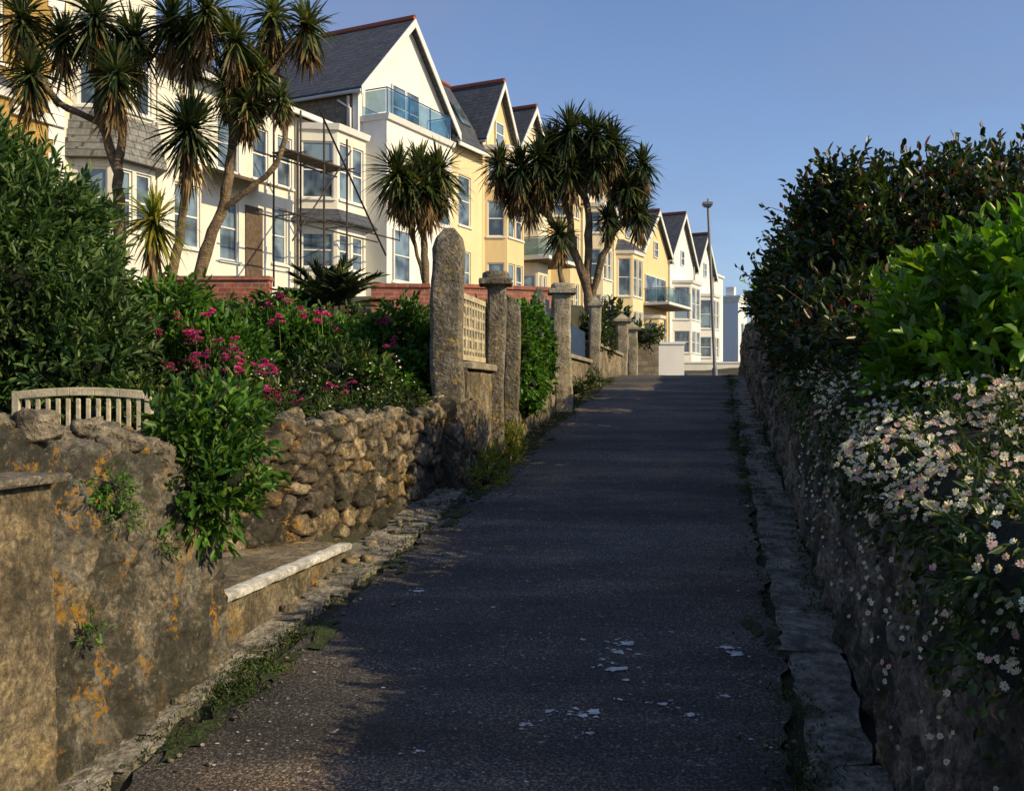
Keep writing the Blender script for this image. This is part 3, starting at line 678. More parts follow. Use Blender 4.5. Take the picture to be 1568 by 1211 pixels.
bush('green_shrub', [(3.95, 14.2, 1.5, .34, .5, .32), (4.3, 14.5, 1.5, .4, .5, .28), (4.25, 16, 1.5, .33, .7, .25)], 900, 7, .09, .04, M['bright'], .13, .3, .76, 18, seed=23, rough=.8)
mat_blobs = [(1.42, 3.1, -.22, .26, .5, .13), (1.32, 2.55, -.30, .22, .45, .14), (1.65, 3.6, -.12, .26, .5, .15), (1.70, 4.4, -.05, .22, .5, .14), (1.24, 2.45, -.45, .09, .35, .14), (1.85, 5.2, .02, .16, .5, .12),
             (1.9, 3.0, -.14, .4, .5, .17), (1.85, 2.5, -.20, .4, .4, .15), (1.38, 3.2, -.42, .09, .45, .18), (1.51, 4.0, -.28, .09, .45, .16), (2.0, 6.0, .1, .16, .5, .12), (1.30, 2.8, -.55, .07, .3, .12),
             (1.18, 2.05, -.36, .22, .4, .14), (1.12, 2.1, -.52, .09, .35, .14), (1.5, 2.1, -.28, .3, .4, .14)]
bush('daisy_mat', mat_blobs, 3900, 8, .032, .010, M['midl'], .07, .15, .9, seed=24, rough=.45)
def daisies(name, pts, nrm, rad, parent=None):
    me = MB()
    for p, n, r in zip(pts, nrm, rad):
        n = Vector(n).normalized(); a = n.cross(Vector((.3, .2, 1))).normalized(); b = n.cross(a); p = Vector(p)
        k = 7; vs = [p]; ph = random.random()*6; cup = random.uniform(-.1, 1.1)
        for i in range(k):
            th = ph+2*math.pi*i/k; w = math.pi/k*.95; j = random.uniform(.7, 1.1)
            for da, rr in ((-w, .6), (-w*.6, 1.0), (w*.6, 1.0), (w, .6)):
                vs.append(p+(a*math.cos(th+da)+b*math.sin(th+da))*r*rr*j+n*r*cup*rr*random.uniform(.6, 1.2))
        me.add(vs, [(0, 1+4*i, 2+4*i, 3+4*i, 4+4*i) for i in range(k)], M['petal'])
        c = [p+n*r*.14+(a*math.cos(t)+b*math.sin(t))*r*.3 for t in np.linspace(0, 2*math.pi, 6)[:-1]]+[p+n*r*.34]
        me.add(c, [(i, (i+1) % 5, 5) for i in range(5)], M['eye'], True)
    return me.build(name, parent)
random.seed(31); pts = []; nr = []; rd = []
nb_ = 19000
wb = [0, 1, 2, 3, 0, 1, 2, 6, 6, 6, 7, 7, 7, 4, 5, 8, 9, 10, 11, 12, 13, 14, 14]
bi = np.array([random.choice(wb) for _ in range(nb_)]); MBa = np.array(mat_blobs)[bi]; dd = unit(nb_)
pp = MBa[:, :3]+dd*MBa[:, 3:6]*rng.uniform(1.02, 1.35, (nb_, 1))
cn = fbm(pp[:, 0]*5, pp[:, 1]*4, pp[:, 2]*5, 3, 2)
keep = (dd[:, 0] < .8) & (dd[:, 2] > -.35) & (cn > np.where(pp[:, 2] > -.32, .38, .50)) & (rng.uniform(0, 1, nb_) < np.where(pp[:, 1] < 2.3, .5, .8))
for p, d in zip(pp[keep], dd[keep]):
    pts.append(p); nr.append(d*.7+np.array([-.35, -.75, .8])+unit(1)[0]*.6); rd.append(random.uniform(.0075, .0145)*(1 if p[1] > 2.4 else .85))
for i in range(230):
    Y = random.uniform(2.0, 7); z = float(zr(Y))+random.uniform(.15, 1.0)**.7; pts.append((.60+K*Y+random.uniform(-.03, .0), Y, z)); nr.append((-1, -.7, .4)); rd.append(random.uniform(.005, .012))
for i in range(200):
    Y = random.uniform(4.5, 12); pts.append((.72+K*Y+random.gauss(0, .05), Y, float(zr(Y))+1.22+random.gauss(0, .06))); nr.append((-.6, -.8, .5)); rd.append(random.uniform(.010, .018))
daisies('daisy_flowers', pts, nr, rd)
iv = []
for i in range(34):
    Y = random.uniform(1.8, 9); zt = float(zr(Y))+1.1; l = random.uniform(.1, .5)
    for k in range(int(l*80)):
        f = random.random(); iv.append((.64-.05*(1-f)+K*Y-.045+random.uniform(-.02, .01), Y+random.gauss(0, .06)*(1-f*.5), zt-l*f))
iv = np.array(iv); leafmesh('trailing_ivy', iv, np.c_[-np.ones(len(iv))*.3, rng.normal(size=(len(iv), 1))*.6, -np.ones(len(iv))*.6], .035*rng.uniform(.5, 1.1, len(iv)), .02, M['midl'])
bush('trailing_plants', [(2.28, 6.9, .28, .16, .9, .13), (2.58, 8.6, .42, .16, .9, .14), (2.98, 10.5, .6, .14, 1.0, .13), (3.45, 12.6, .8, .12, 1, .12)], 900, 7, .045, .018, M['midl'], .1, -.1, .8, seed=26)

def valerian(spots, mat=M['magenta']):
    P_, D_ = [], []; st = MB()
    for (x, y, z, r, h) in spots:
        for q in range(random.randint(3, 6)):   # each head is a loose cluster of little domes
            cx_, cy_, cz_ = x+random.gauss(0, r*.8), y+random.gauss(0, r*.6), z+random.uniform(-.5, .5)*h
            k = 42; d = unit(k); rr = r*.55*rng.uniform(.5, 1.1, (k, 1)); d[:, 2] = np.abs(d[:, 2])*.7
            P_.append(np.array([cx_, cy_, cz_])+d*rr); D_.append(d+np.array([0, 0, .3]))
        st.tube([(x+.02, y+.02, z-.35), (x, y, z+h*.3)], [.005, .003], M['green'], 4)
    o = leafmesh('valerian_flowers', np.concatenate(P_), np.concatenate(D_), .017, .014, mat); st.build('stems', o)
v = []
random.seed(8)
for (x, y, z, n, sp_) in ((-3.0, 8.6, .55, 8, .13), (-2.35, 8.15, .22, 12, .15), (-1.95, 7.8, .0, 11, .11), (-1.58, 7.3, -.06, 4, .06), (-2.3, 9.7, .78, 6, .12), (-1.95, 9.8, .70, 5, .1), (-1.4, 8.2, .02, 4, .06), (-1.40, 4.75, -.03, 3, .04), (-1.1, 9.1, .6, 3, .1), (-2.75, 8.5, .35, 6, .12)):
    for i in range(n): v.append((x+random.gauss(0, sp_), y+random.gauss(0, .08), z+random.gauss(0, sp_), random.uniform(.022, .04), random.uniform(.05, .11)))
valerian(v)
random.seed(3); pts = []; nr = []; rd = []
for i in range(70):
    x = random.uniform(-2.3, -.8); y = random.uniform(7.6, 9.0); z = -.05+.16*(y-7.6)+random.uniform(-.05, .2)
    pts.append((x, y-.25, z)); nr.append((.4, -1, .7)); rd.append(random.uniform(.005, .010))
daisies('garden_daisies', pts, nr, rd)

# ------------------------------------------------------------------ cordyline palms
def straps(C, k, r, w, e0, e1, droop, off=0):
    el = np.radians(rng.uniform(e0, e1, k)); az = rng.uniform(0, 2*np.pi, k)
    d = np.c_[np.cos(el)*np.cos(az), np.cos(el)*np.sin(az), np.sin(el)]
    L = r*rng.uniform(.7, 1.12, k); dr = droop*rng.uniform(.4, 1.6, k)
    S = np.cross(d, np.array([0, 0, 1.])+rng.normal(size=(k, 3))*.25); S /= np.linalg.norm(S, axis=1, keepdims=True)+1e-9
    T = np.array([0, .3, .6, .85, 1.0]); Wp = np.array([.7, 1.0, .9, .55, .04])
    c0 = np.array(C)+np.c_[rng.normal(size=(k, 2))*.03, -rng.uniform(0, 1, k)*off]
    V = []
    for t, wp in zip(T, Wp):
        p = c0+d*(L*t)[:, None]; p[:, 2] -= dr*L*t**2.2
        V.append(np.stack([p+S*w*wp*.5, p-S*w*wp*.5], 1))
    V = np.stack(V, 1).reshape(-1, 3)
    b = np.arange(k)[:, None]*10
    return V, np.concatenate([b+np.array([[2*i, 2*i+1, 2*i+3, 2*i+2]]) for i in range(4)], 0)
def cordyline(name, limbs, heads, mat, r=.72, w=.042, dens=105, skirt=1.0):
    tb = MB()
    for pts, r0, r1 in limbs:
        pts = [Vector(p) for p in pts]; out = []
        n = 5
        for a, b in zip(pts, pts[1:]):
            for i in range(n): out.append(a.lerp(b, i/n))
        out.append(pts[-1])
        out = [out[0]]+[(out[i-1]+out[i]*2+out[i+1])/4+Vector((random.gauss(0, .014), random.gauss(0, .014), 0)) for i in range(1, len(out)-1)]+[out[-1]]
        rr = [(r0+(r1-r0)*i/(len(out)-1))*.85+random.uniform(-.01, .01) for i in range(len(out))]
        tb.tube(out, rr, M['trunk'], 9)
    o = tb.build(name)
    Vs, Fs, b = [], [], 0
    Vd, Fd, bd = [], [], 0
    for h in heads:
        c = h[:3]; s = (h[3] if len(h) > 3 else 1)*random.uniform(.88, 1.08)
        V, F = straps(c, int(dens*(.6+.5*s)), r*s, w, -25, 88, .25, .16); Vs.append(V); Fs.append(F+b); b += len(V)
        V, F = straps((c[0], c[1], c[2]-.02), int(dens*.45), r*s*.9, w, -55, -5, .3, .22); Vs.append(V); Fs.append(F+b); b += len(V)
        V, F = straps((c[0], c[1], c[2]-.12), int(80*skirt), r*s*.72, w*.9, -86, -40, .25, .55*s); Vd.append(V); Fd.append(F+bd); bd += len(V)
    fast_mesh('leaf_rosettes', np.concatenate(Vs), np.concatenate(Fs), [mat], o)
    fast_mesh('dead_leaf_skirt', np.concatenate(Vd), np.concatenate(Fd), [M['dead']], o)
    return o
random.seed(17)
Y = 18
cordyline('cordyline_palm', [([(-7.15, Y, 1.5), (-7.1, Y, 2.9), (-7.12, Y, 4.0), (-7.5, Y, 5.2), (-7.54, Y, 6.8)], .15, .07),
    ([(-7.12, Y, 4.0), (-6.95, Y-.2, 4.9), (-7.0, Y-.3, 5.75)], .10, .06),
    ([(-7.4, Y, 4.9), (-8.1, Y-.2, 5.2), (-8.5, Y-.3, 5.8)], .08, .06), ([(-8.1, Y-.2, 5.2), (-8.8, Y+.2, 6.0), (-8.95, Y+.2, 6.9)], .07, .05),
    ([(-7.5, Y, 5.2), (-6.8, Y+.3, 6.1), (-6.3, Y+.3, 6.9)], .08, .06)],
    [(-7.0, Y-.4, 5.75, 1.05), (-8.55, Y-.3, 5.8, .95), (-7.54, Y, 6.9, 1), (-8.95, Y+.2, 7.0, 1), (-6.25, Y+.3, 6.95, 1), (-7.3, Y+.4, 6.3, .9), (-8.2, Y+.2, 6.6, .9), (-6.9, Y+.2, 6.6, .9)], M['cordk'], r=.88, dens=130, w=.046)
cordyline('cordyline_palm', [([(-6.2, Y-.2, 1.5), (-5.95, Y-.2, 2.8), (-5.8, Y-.3, 3.7), (-5.72, Y-.4, 4.7)], .11, .07)], [(-5.70, Y-.4, 4.78, 1.05)], M['cordk'], r=.88, dens=190, w=.048)
cordyline('cordyline_palm', [([(-5.8, Y, 1.5), (-5.55, Y, 2.6), (-5.2, Y, 3.5), (-5.05, Y, 4.6), (-4.98, Y, 6.4)], .15, .08),
    ([(-5.3, Y, 3.3), (-4.85, Y-.1, 3.6), (-4.2, Y-.2, 4.1), (-4.0, Y-.2, 4.9), (-4.12, Y-.2, 5.3)], .07, .05),
    ([(-5.05, Y, 4.6), (-4.7, Y+.1, 5.2), (-4.5, Y+.1, 5.8)], .08, .06), ([(-5.0, Y, 5.2), (-4.3, Y+.2, 6.0), (-3.75, Y+.2, 6.8)], .08, .05),
    ([(-5.0, Y, 5.6), (-5.4, Y-.2, 6.2), (-5.45, Y-.2, 6.9)], .07, .05)],
    [(-4.95, Y-.2, 6.45, .9), (-5.45, Y-.2, 6.95, 1), (-3.75, Y+.2, 6.85, .9), (-4.12, Y-.2, 5.4, .5), (-4.6, Y+.1, 5.95, .75), (-4.4, Y+.3, 7.1, .9), (-5.9, Y+.2, 6.65, .9), (-5.15, Y, 5.7, .7), (-4.9, Y+.2, 6.1, .8), (-4.75, Y-.1, 5.3, .6)], M['cord'], r=.84, dens=120, w=.046, skirt=2.4)
Y = 21
cordyline('cordyline_palm', [([(-1.75, Y, 1.7), (-1.83, Y, 2.8), (-1.88, Y, 3.5), (-2.15, Y, 4.1), (-2.36, Y-.1, 4.75)], .11, .06), ([(-1.88, Y, 3.5), (-1.68, Y, 4.1), (-1.6, Y, 4.85)], .08, .06),
    ([(-1.7, Y+.2, 1.7), (-2.0, Y+.2, 3.0), (-2.25, Y+.2, 3.9)], .06, .05)],
    [(-2.40, Y-.1, 4.75, .95), (-1.55, Y, 4.82, .95), (-1.98, Y+.3, 4.95, .85), (-2.1, Y-.2, 4.45, .8), (-1.75, Y-.2, 4.4, .8)], M['cord'], r=.92, dens=150, w=.048, skirt=2.0)
Y = 22.5
cordyline('cordyline_palm', [([(1.78, Y, 1.6), (1.70, Y, 2.5), (1.4, Y, 3.3), (.8, Y, 4.05), (.45, Y, 4.8), (.18, Y, 5.3)], .15, .06),
    ([(1.4, Y, 3.3), (1.25, Y+.2, 4.3), (1.0, Y+.2, 5.2), (.92, Y+.2, 6.0)], .10, .06), ([(1.70, Y, 2.5), (1.75, Y, 3.9), (1.6, Y, 5.0), (1.8, Y, 6.2)], .12, .06),
    ([(1.78, Y, 2.0), (2.0, Y-.1, 3.0), (2.3, Y-.1, 3.7), (2.75, Y-.1, 4.2), (2.6, Y, 4.7)], .10, .06), ([(2.3, Y-.1, 3.7), (2.3, Y+.2, 4.6), (2.45, Y+.2, 5.4)], .08, .05),
    ([(2.75, Y-.1, 4.2), (2.95, Y, 4.9), (3.0, Y, 5.4)], .06, .05), ([(1.65, Y, 4.6), (1.35, Y, 5.5), (1.3, Y, 6.3)], .07, .05), ([(1.2, Y-.2, 1.6), (1.1, Y-.2, 2.8), (1.05, Y-.2, 3.7)], .08, .06),
    ([(.8, Y, 4.05), (.1, Y, 4.7), (-.25, Y, 5.4)], .07, .05)],
    [(.18, Y-.1, 5.2, .95), (-.28, Y, 5.3, .8), (.4, Y+.2, 4.75, .8), (.9, Y+.2, 5.75, 1), (1.3, Y, 6.05, .95), (1.85, Y, 5.95, 1), (2.45, Y+.2, 5.4, .9), (2.95, Y, 5.3, .75), (2.6, Y-.1, 4.75, .8),
     (2.85, Y-.2, 4.15, .6), (2.15, Y-.2, 4.05, .55), (1.05, Y-.3, 3.7, .6), (1.3, Y-.1, 5.2, .9), (2.25, Y-.1, 5.8, .85), (.6, Y-.2, 5.4, .85), (1.9, Y-.2, 5.3, .85), (0.0, Y+.2, 4.85, .7), (1.5, Y+.2, 5.7, .9), (.8, Y, 5.0, .8), (2.8, Y+.2, 4.9, .7)], M['cordk'], r=.84, dens=130, w=.048, skirt=1.6)
cordyline('young_cordyline', [([(-5.4, 15, 1.2), (-5.4, 15, 2.5)], .06, .05)], [(-5.4, 15, 2.7, 1.0)], M['cordy'], dens=100, skirt=.5)
def frondpalm(name, c, n, L, seed):
    random.seed(seed); tb = MB(); P_, D_ = [], []
    for i in range(n):
        az = random.uniform(0, 6.28); el = math.radians(random.uniform(25, 85)); l = L*random.uniform(.7, 1.1)
        d = Vector((math.cos(el)*math.cos(az), math.cos(el)*math.sin(az), math.sin(el)))
        f = lambda t: Vector(c)+d*l*t+Vector((0, 0, -l*.35*t*t))
        tb.tube([f(t) for t in (0, .3, .6, 1)], [.012, .009, .006, .002], M['green'], 4)
        side = d.cross(Vector((0, 0, 1))).normalized()
        for t in np.linspace(.2, 1, 30):
            p = f(t); tg = (f(t+.02)-f(t)).normalized()
            for s in (-1, 1): P_.append(p); D_.append(tg*.7+side*s*.9+Vector((0, 0, .25)))
    o = tb.build(name); leafmesh('leaflets', np.array([list(p) for p in P_]), np.array([list(d) for d in D_]), .26, .026, M['cordk'], o)
frondpalm('feather_palm', (-2.75, 15, 1.15), 34, 1.2, 3)

# ------------------------------------------------------------------ houses
ANG = math.atan2(.894, .447)
class House:
    def __init__(s, name, u):
        s.e = empty(name, (-26.1+.447*u, .894*u, 0), ANG); s.w = MB(); s.r = MB(); s.t = MB(); s.g = MB()
    def window(s, O, ux, n, a0, a1, c0, c1, rec=.1, sill=True, gm=None, mull=None):
        T = M['trim']; f = .065; B = s.t.obox
        B(O, ux, n, a0, a0+f, -rec, -rec+.06, c0, c1, T); B(O, ux, n, a1-f, a1, -rec, -rec+.06, c0, c1, T)
        B(O, ux, n, a0+f, a1-f, -rec, -rec+.06, c0, c0+f, T); B(O, ux, n, a0+f, a1-f, -rec, -rec+.06, c1-f, c1, T)
        s.g.obox(O, ux, n, a0+f, a1-f, -rec+.005, -rec+.02, c0+f, c1-f, gm or M['glass'])
        if c1-c0 > 1.2 and not mull: B(O, ux, n, a0+f, a1-f, -rec+.001, -rec+.055, (c0+c1)/2-.025, (c0+c1)/2+.025, T)
        if (mull is None and a1-a0 > 1.35) or mull: B(O, ux, n, (a0+a1)/2-.03, (a0+a1)/2+.03, -rec+.002, -rec+.052, c0+f, c1-f, T)
        if sill: B(O, ux, n, a0-.08, a1+.08, -.02, .08, c0-.08, c0-.003, T)
    def panel(s, O, ux, n, w, z0, z1, ops, m, gm=None):
        xs = sorted({0, w}|{o[0] for o in ops}|{o[1] for o in ops}); zs = sorted({z0, z1}|{o[2] for o in ops}|{o[3] for o in ops})
        Pt = lambda a, d, c: (O[0]+ux[0]*a+n[0]*d, O[1]+ux[1]*a+n[1]*d, c)
        for x0, x1 in zip(xs, xs[1:]):
            for a, b in zip(zs, zs[1:]):
                cx, cz = (x0+x1)/2, (a+b)/2
                if any(o[0] < cx < o[1] and o[2] < cz < o[3] for o in ops): continue
                s.w.add([Pt(x0, 0, a), Pt(x1, 0, a), Pt(x1, 0, b), Pt(x0, 0, b)], [(0, 1, 2, 3)], m)
        for o in ops:
            a0, a1, c0, c1 = o[:4]; r = -.18
            s.w.add([Pt(a0, 0, c0), Pt(a1, 0, c0), Pt(a1, 0, c1), Pt(a0, 0, c1), Pt(a0, r, c0), Pt(a1, r, c0), Pt(a1, r, c1), Pt(a0, r, c1)], [(0, 1, 5, 4), (1, 2, 6, 5), (2, 3, 7, 6), (3, 0, 4, 7)], m)
            s.window((O[0], O[1]), ux, n, a0, a1, c0, c1, .12, True, gm)
    def bay(s, x0, x1, p, c, z0, z1, lev, m, top='flat', y=0, nfront=2, skirts=()):
        pts = [(x0, y), (x0+c, y-p), (x1-c, y-p), (x1, y)]
        for i, (a, b) in enumerate(zip(pts, pts[1:])):
            l = math.dist(a, b); ux = ((b[0]-a[0])/l, (b[1]-a[1])/l); n = (ux[1], -ux[0]); ops = []
            k = nfront if i == 1 else 1
            for (c0, c1) in lev:
                if l < .8: continue
                g = .14; ww = (l-g*(k+1))/k
                for q in range(k): ops.append((g+q*(ww+g), g+q*(ww+g)+ww, c0, c1))
            s.panel(a, ux, n, l, z0, z1, ops, m)
        ex = lambda d: [(x0-d, y+.02), (x0+c-d*.6, y-p-d), (x1-c+d*.6, y-p-d), (x1+d, y+.02)]
        def slab(d0, za, d1, zb, mt, mbx):
            A = ex(d0); B = ex(d1); mbx.add([(q[0], q[1], za) for q in A]+[(q[0], q[1], zb) for q in B], [(0, 1, 2, 3), (7, 6, 5, 4), (0, 4, 5, 1), (1, 5, 6, 2), (2, 6, 7, 3), (3, 7, 4, 0)], mt)
        slab(.12, z1+.003, .18, z1+.22, M['trim'], s.t)
        if top == 'slate':
            A = ex(.2); B = [(x0+.3, y+.01), (x0+c+.1, y-p*.3), (x1-c-.1, y-p*.3), (x1-.3, y+.01)]
            s.r.add([(q[0], q[1], z1+.225) for q in A]+[(q[0], q[1], z1+1.0) for q in B], [(0, 1, 5, 4), (1, 2, 6, 5), (2, 3, 7, 6), (4, 5, 6, 7)], M['slate'])
        for (za, zb) in skirts: slab(.42, za, .05, zb, M['slate'], s.r)
    def body(s, w, z0, ze, depth, m, side, ops=(), gm=None):
        s.panel((0, 0), (1, 0), (0, -1), w, z0, ze, list(ops), m, gm)
        for x in (0, w): s.w.add([(x, 0, z0), (x, depth, z0), (x, depth, ze), (x, 0, ze)], [(0, 1, 2, 3)], side)
        s.w.add([(0, depth, z0), (w, depth, z0), (w, depth, ze), (0, depth, ze)], [(0, 1, 2, 3)], side)
    def gable(s, w, ze, zp, depth, m, x0=0, ov=.35, y0=0, side=None):
        xc = x0+w/2
        s.w.add([(x0, y0, ze), (x0+w, y0, ze), (xc, y0, zp)], [(0, 1, 2)], m)
        if side: s.w.add([(x0, depth, ze), (x0+w, depth, ze), (xc, depth, zp)], [(0, 1, 2)], side)
        sl = (zp-ze)/(w/2); e = .3; th = .14
        for sg in (-1, 1):
            xe = xc+sg*(w/2+e); zz = ze-sl*e
            A = [(xe, y0-ov, zz+.03), (xc, y0-ov, zp+.03), (xc, depth+.3, zp+.03), (xe, depth+.3, zz+.03)]
            s.r.hexa(A+[(x, y, z+th) for x, y, z in A], M['slate'])
            yb = y0-ov-.05
            B = [(xe, yb, zz-.20), (xc, yb, zp-.20), (xc, yb+.045, zp-.20), (xe, yb+.045, zz-.20)]
            s.t.hexa(B+[(x, y, z+.36) for x, y, z in B], M['trim'])
            s.t.tube([(xe, y0-ov, zz), (xe, depth, zz)], [.07, .07], M['trim'], 6)
        s.r.tube([(xc, y0-ov, zp+th+.08), (xc, depth+.3, zp+th+.08)], [.13, .13], M['ridge'], 6)
    def balcony(s, x0, x1, y0, y1, z, h, gm, rail):
        s.t.box(x0-.1, x1+.1, y1-.1, y0, z-.18, z-.003, M['trim'])
        n = max(2, int((x1-x0)/1.3)); r = .03
        for i in range(n+1):
            x = x0+(x1-x0)*i/n; s.t.tube([(x, y1, z), (x, y1, z+h)], [r, r], rail, 6)
        for x in (x0, x1):
            s.t.tube([(x, y1, z+h), (x, y0, z+h)], [r, r], rail, 6); s.g.box(x-.01, x+.01, y1+.06, y0-.06, z+.08, z+h-.06, gm)
        s.t.tube([(x0, y1, z+h), (x1, y1, z+h)], [r, r], rail, 6)
        for i in range(n):
            a = x0+(x1-x0)*i/n+.05; b = x0+(x1-x0)*(i+1)/n-.05; s.g.box(a, b, y1-.01, y1+.01, z+.08, z+h-.06, gm)
    def done(s):
        for mb, nm in ((s.w, 'walls'), (s.r, 'roof'), (s.t, 'trim'), (s.g, 'glazing')):
            if mb.v: mb.build(nm, s.e)
UX, UN = (1, 0), (0, -1)
h = House('ochre_house', 21)
h.body(9.7, 2, 11.6, 8, M['ochre'], M['ochre'], [(4.5, 5.8, 5.2, 7.0), (6.6, 7.9, 5.2, 7.0), (6.5, 7.9, 8.6, 10.6)])
for i in range(24): h.t.box(9.45-(.25 if i % 2 else .1), 9.72, -.04, .3, 3+i*.36, 3+i*.36+.34, M['trim'])
h.t.box(0, 9.7, -.12, -.002, 7.35, 7.6, M['trim'])
h.bay(3.4, 8.0, 1.0, .7, 2, 7.4, [(4.8, 6.6)], M['ochre'], 'slate')
h.r.hexa([(-.2, -.3, 11.6), (9.8, -.3, 11.6), (9.8, 8, 13.5), (-.2, 8, 13.5), (-.2, -.3, 11.8), (9.8, -.3, 11.8), (9.8, 8, 13.7), (-.2, 8, 13.7)], M['slate'])
h.done()
h = House('cream_bay_house', 30.75)
h.body(3.3, 2, 12.2, 8, M['palecream'], M['palecream'])
h.bay(.25, 3.0, .9, .6, 2, 12, [(4.7, 6.4), (8.1, 10.7)], M['white2'], 'slate', nfront=2)
for k in range(5):
    d0 = .10+.05*(4-k)
    A = [(.25-d0, 0), (.85-d0*.6, -.9-d0), (2.4+d0*.6, -.9-d0), (3.0+d0, 0)]
    za = 6.6+k*.26
    h.r.add([(q[0], q[1], za) for q in A]+[(q[0]*.99+.016, q[1]*.97, za+.27) for q in A], [(0, 1, 5, 4), (1, 2, 6, 5), (2, 3, 7, 6), (4, 5, 6, 7), (0, 1, 2, 3)], M['hslate'])
h.r.hexa([(-.1, -.3, 12.2), (3.4, -.3, 12.2), (3.4, 8, 14), (-.1, 8, 14), (-.1, -.3, 12.4), (3.4, -.3, 12.4), (3.4, 8, 14.2), (-.1, 8, 14.2)], M['slate'])
h.done()
h = House('white_terrace_house', 34.1)
h.body(10.45, 2, 10.2, 8, M['white2'], M['white2'], [(.7, 1.7, 7.5, 9.3), (2.6, 3.6, 7.5, 9.3), (4.3, 5.1, 7.5, 9.3), (5.6, 6.4, 7.5, 9.3), (.7, 1.8, 4.7, 6.7), (2.7, 3.6, 4.5, 6.7), (5.3, 6.1, 4.7, 6.7)])
h.t.box(3.9, 4.75, -.05, -.005, 3.9, 6.5, M['wood'])
h.bay(6.7, 10.1, 1.2, .8, 2, 9.75, [(4.7, 6.0), (7.25, 9.35)], M['white2'], 'flat', nfront=2, skirts=[(6.35, 6.85)])
for (ya, yb, za, zb) in ((-.4, 4, 10.22, 11.6), (8, 4.002, 10.22, 11.6)):
    h.r.hexa([(-.1, ya, za), (10.4, ya, za), (10.4, yb, zb), (-.1, yb, zb), (-.1, ya, za+.14), (10.4, ya, za+.14), (10.4, yb, zb+.15), (-.1, yb, zb+.15)], M['slate'])
h.t.box(-.1, 10.4, -.52, -.41, 10.1, 10.28, M['trim']); h.t.tube([(6.55, -.08, 10.1), (6.55, -.08, 3.5)], [.05, .05], M['trim'], 6)
h.t.hexa([(1.9, -1.3, 6.95), (4.6, -1.3, 6.95), (4.6, 0, 7.35), (1.9, 0, 7.35), (1.9, -1.3, 7.05), (4.6, -1.3, 7.05), (4.6, 0, 7.45), (1.9, 0, 7.45)], M['wood'])
h.done()
sc = MB(); sx = [3.6, 5.0, 6.3]
for x in sx:
    for y in (-1.5, -2.5): sc.tube([(x, y, 3.6), (x, y, 9.8 if y > -2 else 9.0)], [.035]*2, M['rust'], 6)
for z in (5.9, 7.9):
    for y in (-1.5, -2.5): sc.tube([(2.6, y-.05, z), (9.6 if z < 6 else 7.0, y-.05, z)], [.03]*2, M['rust'], 6)
    for x in sx: sc.tube([(x+.05, -1.3, z+.05), (x+.05, -2.8, z+.05)], [.03]*2, M['rust'], 6)
sc.tube([(4.6, -2.6, 9.6), (8.6, -2.6, 5.2)], [.035]*2, M['rust'], 6); sc.tube([(3.2, -2.6, 5.0), (6.4, -2.6, 8.6)], [.03]*2, M['rust'], 6)
sc.box(3.4, 6.5, -2.4, -1.6, 7.97, 8.01, M['wood'])
eo = empty('scaffolding', (-26.1+.447*34.1, .894*34.1, 0), ANG); sc.build('tubes', eo)
h = House('white_gable_house', 44.6)
h.body(7.4, 2, 12.4, 9, M['white'], M['stonehouse'])
h.gable(7.4, 12.4, 16.1, 9, M['white'], side=M['stonehouse'])
h.bay(.25, 5.4, 1.2, 0, 2, 10.98, [], M['white'])
O = (.25, -1.2)
h.window(O, UX, UN, .4, 1.6, 4.6, 6.7, -.03); h.window(O, UX, UN, 3.4, 4.8, 7.4, 9.0, -.03)
h.window((0, 0), UX, UN, 2.35, 3.4, 11.25, 13.15, -.03, False); h.window((0, 0), UX, UN, 3.43, 4.5, 11.25, 13.15, -.031, False)
h.window((0, 0), UX, UN, 5.8, 6.9, 7.4, 9.0, -.03)
h.balcony(.35, 5.3, -.05, -1.15, 11.23, 1.05, M['glassblue'], M['bluemetal'])
h.t.tube([(-.12, .4, 12.0), (-.12, .4, 3)], [.06, .06], M['trim'], 6)
h.t.tube([(-.12, .9, 11.9), (-.12, .3, 11.5), (-.12, .3, 10)], [.05]*3, M['trim'], 6)
h.t.box(-.02, .22, -.02, 0.25, 3, 12.4, M['white'])
h.done()
h = House('stone_wing', 40.6)
h.body(3.9, 8, 12.0, 12, M['stonehouse'], M['stonehouse'])
h.w.v = [(x, y+4.5, z) for x, y, z in h.w.v]
h.r.add([(-.4, 4.0, 12.0), (4.0, 4.0, 12.0), (4.0, 13, 12.0), (-.4, 13, 12.0), (4.0, 7.5, 14.2), (2.0, 7.5, 14.2), (4.0, 9.5, 14.2), (2.0, 9.5, 14.2)], [(0, 1, 4, 5), (0, 5, 7, 3), (3, 7, 6, 2), (5, 4, 6, 7)], M['slate'])
h.t.box(-.5, 4.0, 3.88, 4.0, 11.85, 12.02, M['trim'])
h.done()
h = House('cream_mansard_house', 52.02)
h.body(3.1, 2, 11.8, 9, M['cream'], M['cream'], [(.7, 1.9, 8.1, 10.5), (.9, 1.9, 4.9, 6.9)])
h.r.add([(-.0, -.4, 11.8), (3.1, -.4, 11.8), (3.1, 1.9, 15.5), (.3, 1.9, 15.5), (.3, 8, 15.5), (3.1, 8, 15.5), (0, 9, 11.8)], [(0, 1, 2, 3), (0, 3, 4, 6), (3, 2, 5, 4)], M['slate'])
h.t.box(0, 3.1, -.5, -.41, 11.66, 11.82, M['trim']); h.r.tube([(.3, 1.9, 15.55), (3.1, 1.9, 15.55)], [.11]*2, M['ridge'], 6)
O = np.array([1.7, .45, 13.15]); d = np.array([0, 2.3, 3.7]); d = d/np.linalg.norm(d); n = np.array([0, -.85, .53])
q = [O, O+[.9, 0, 0], O+[.9, 0, 0]+d*1.3, O+d*1.3]; h.g.hexa([tuple(a+n*.02) for a in q]+[tuple(a+n*.12) for a in q], M['glass'])
h.done()
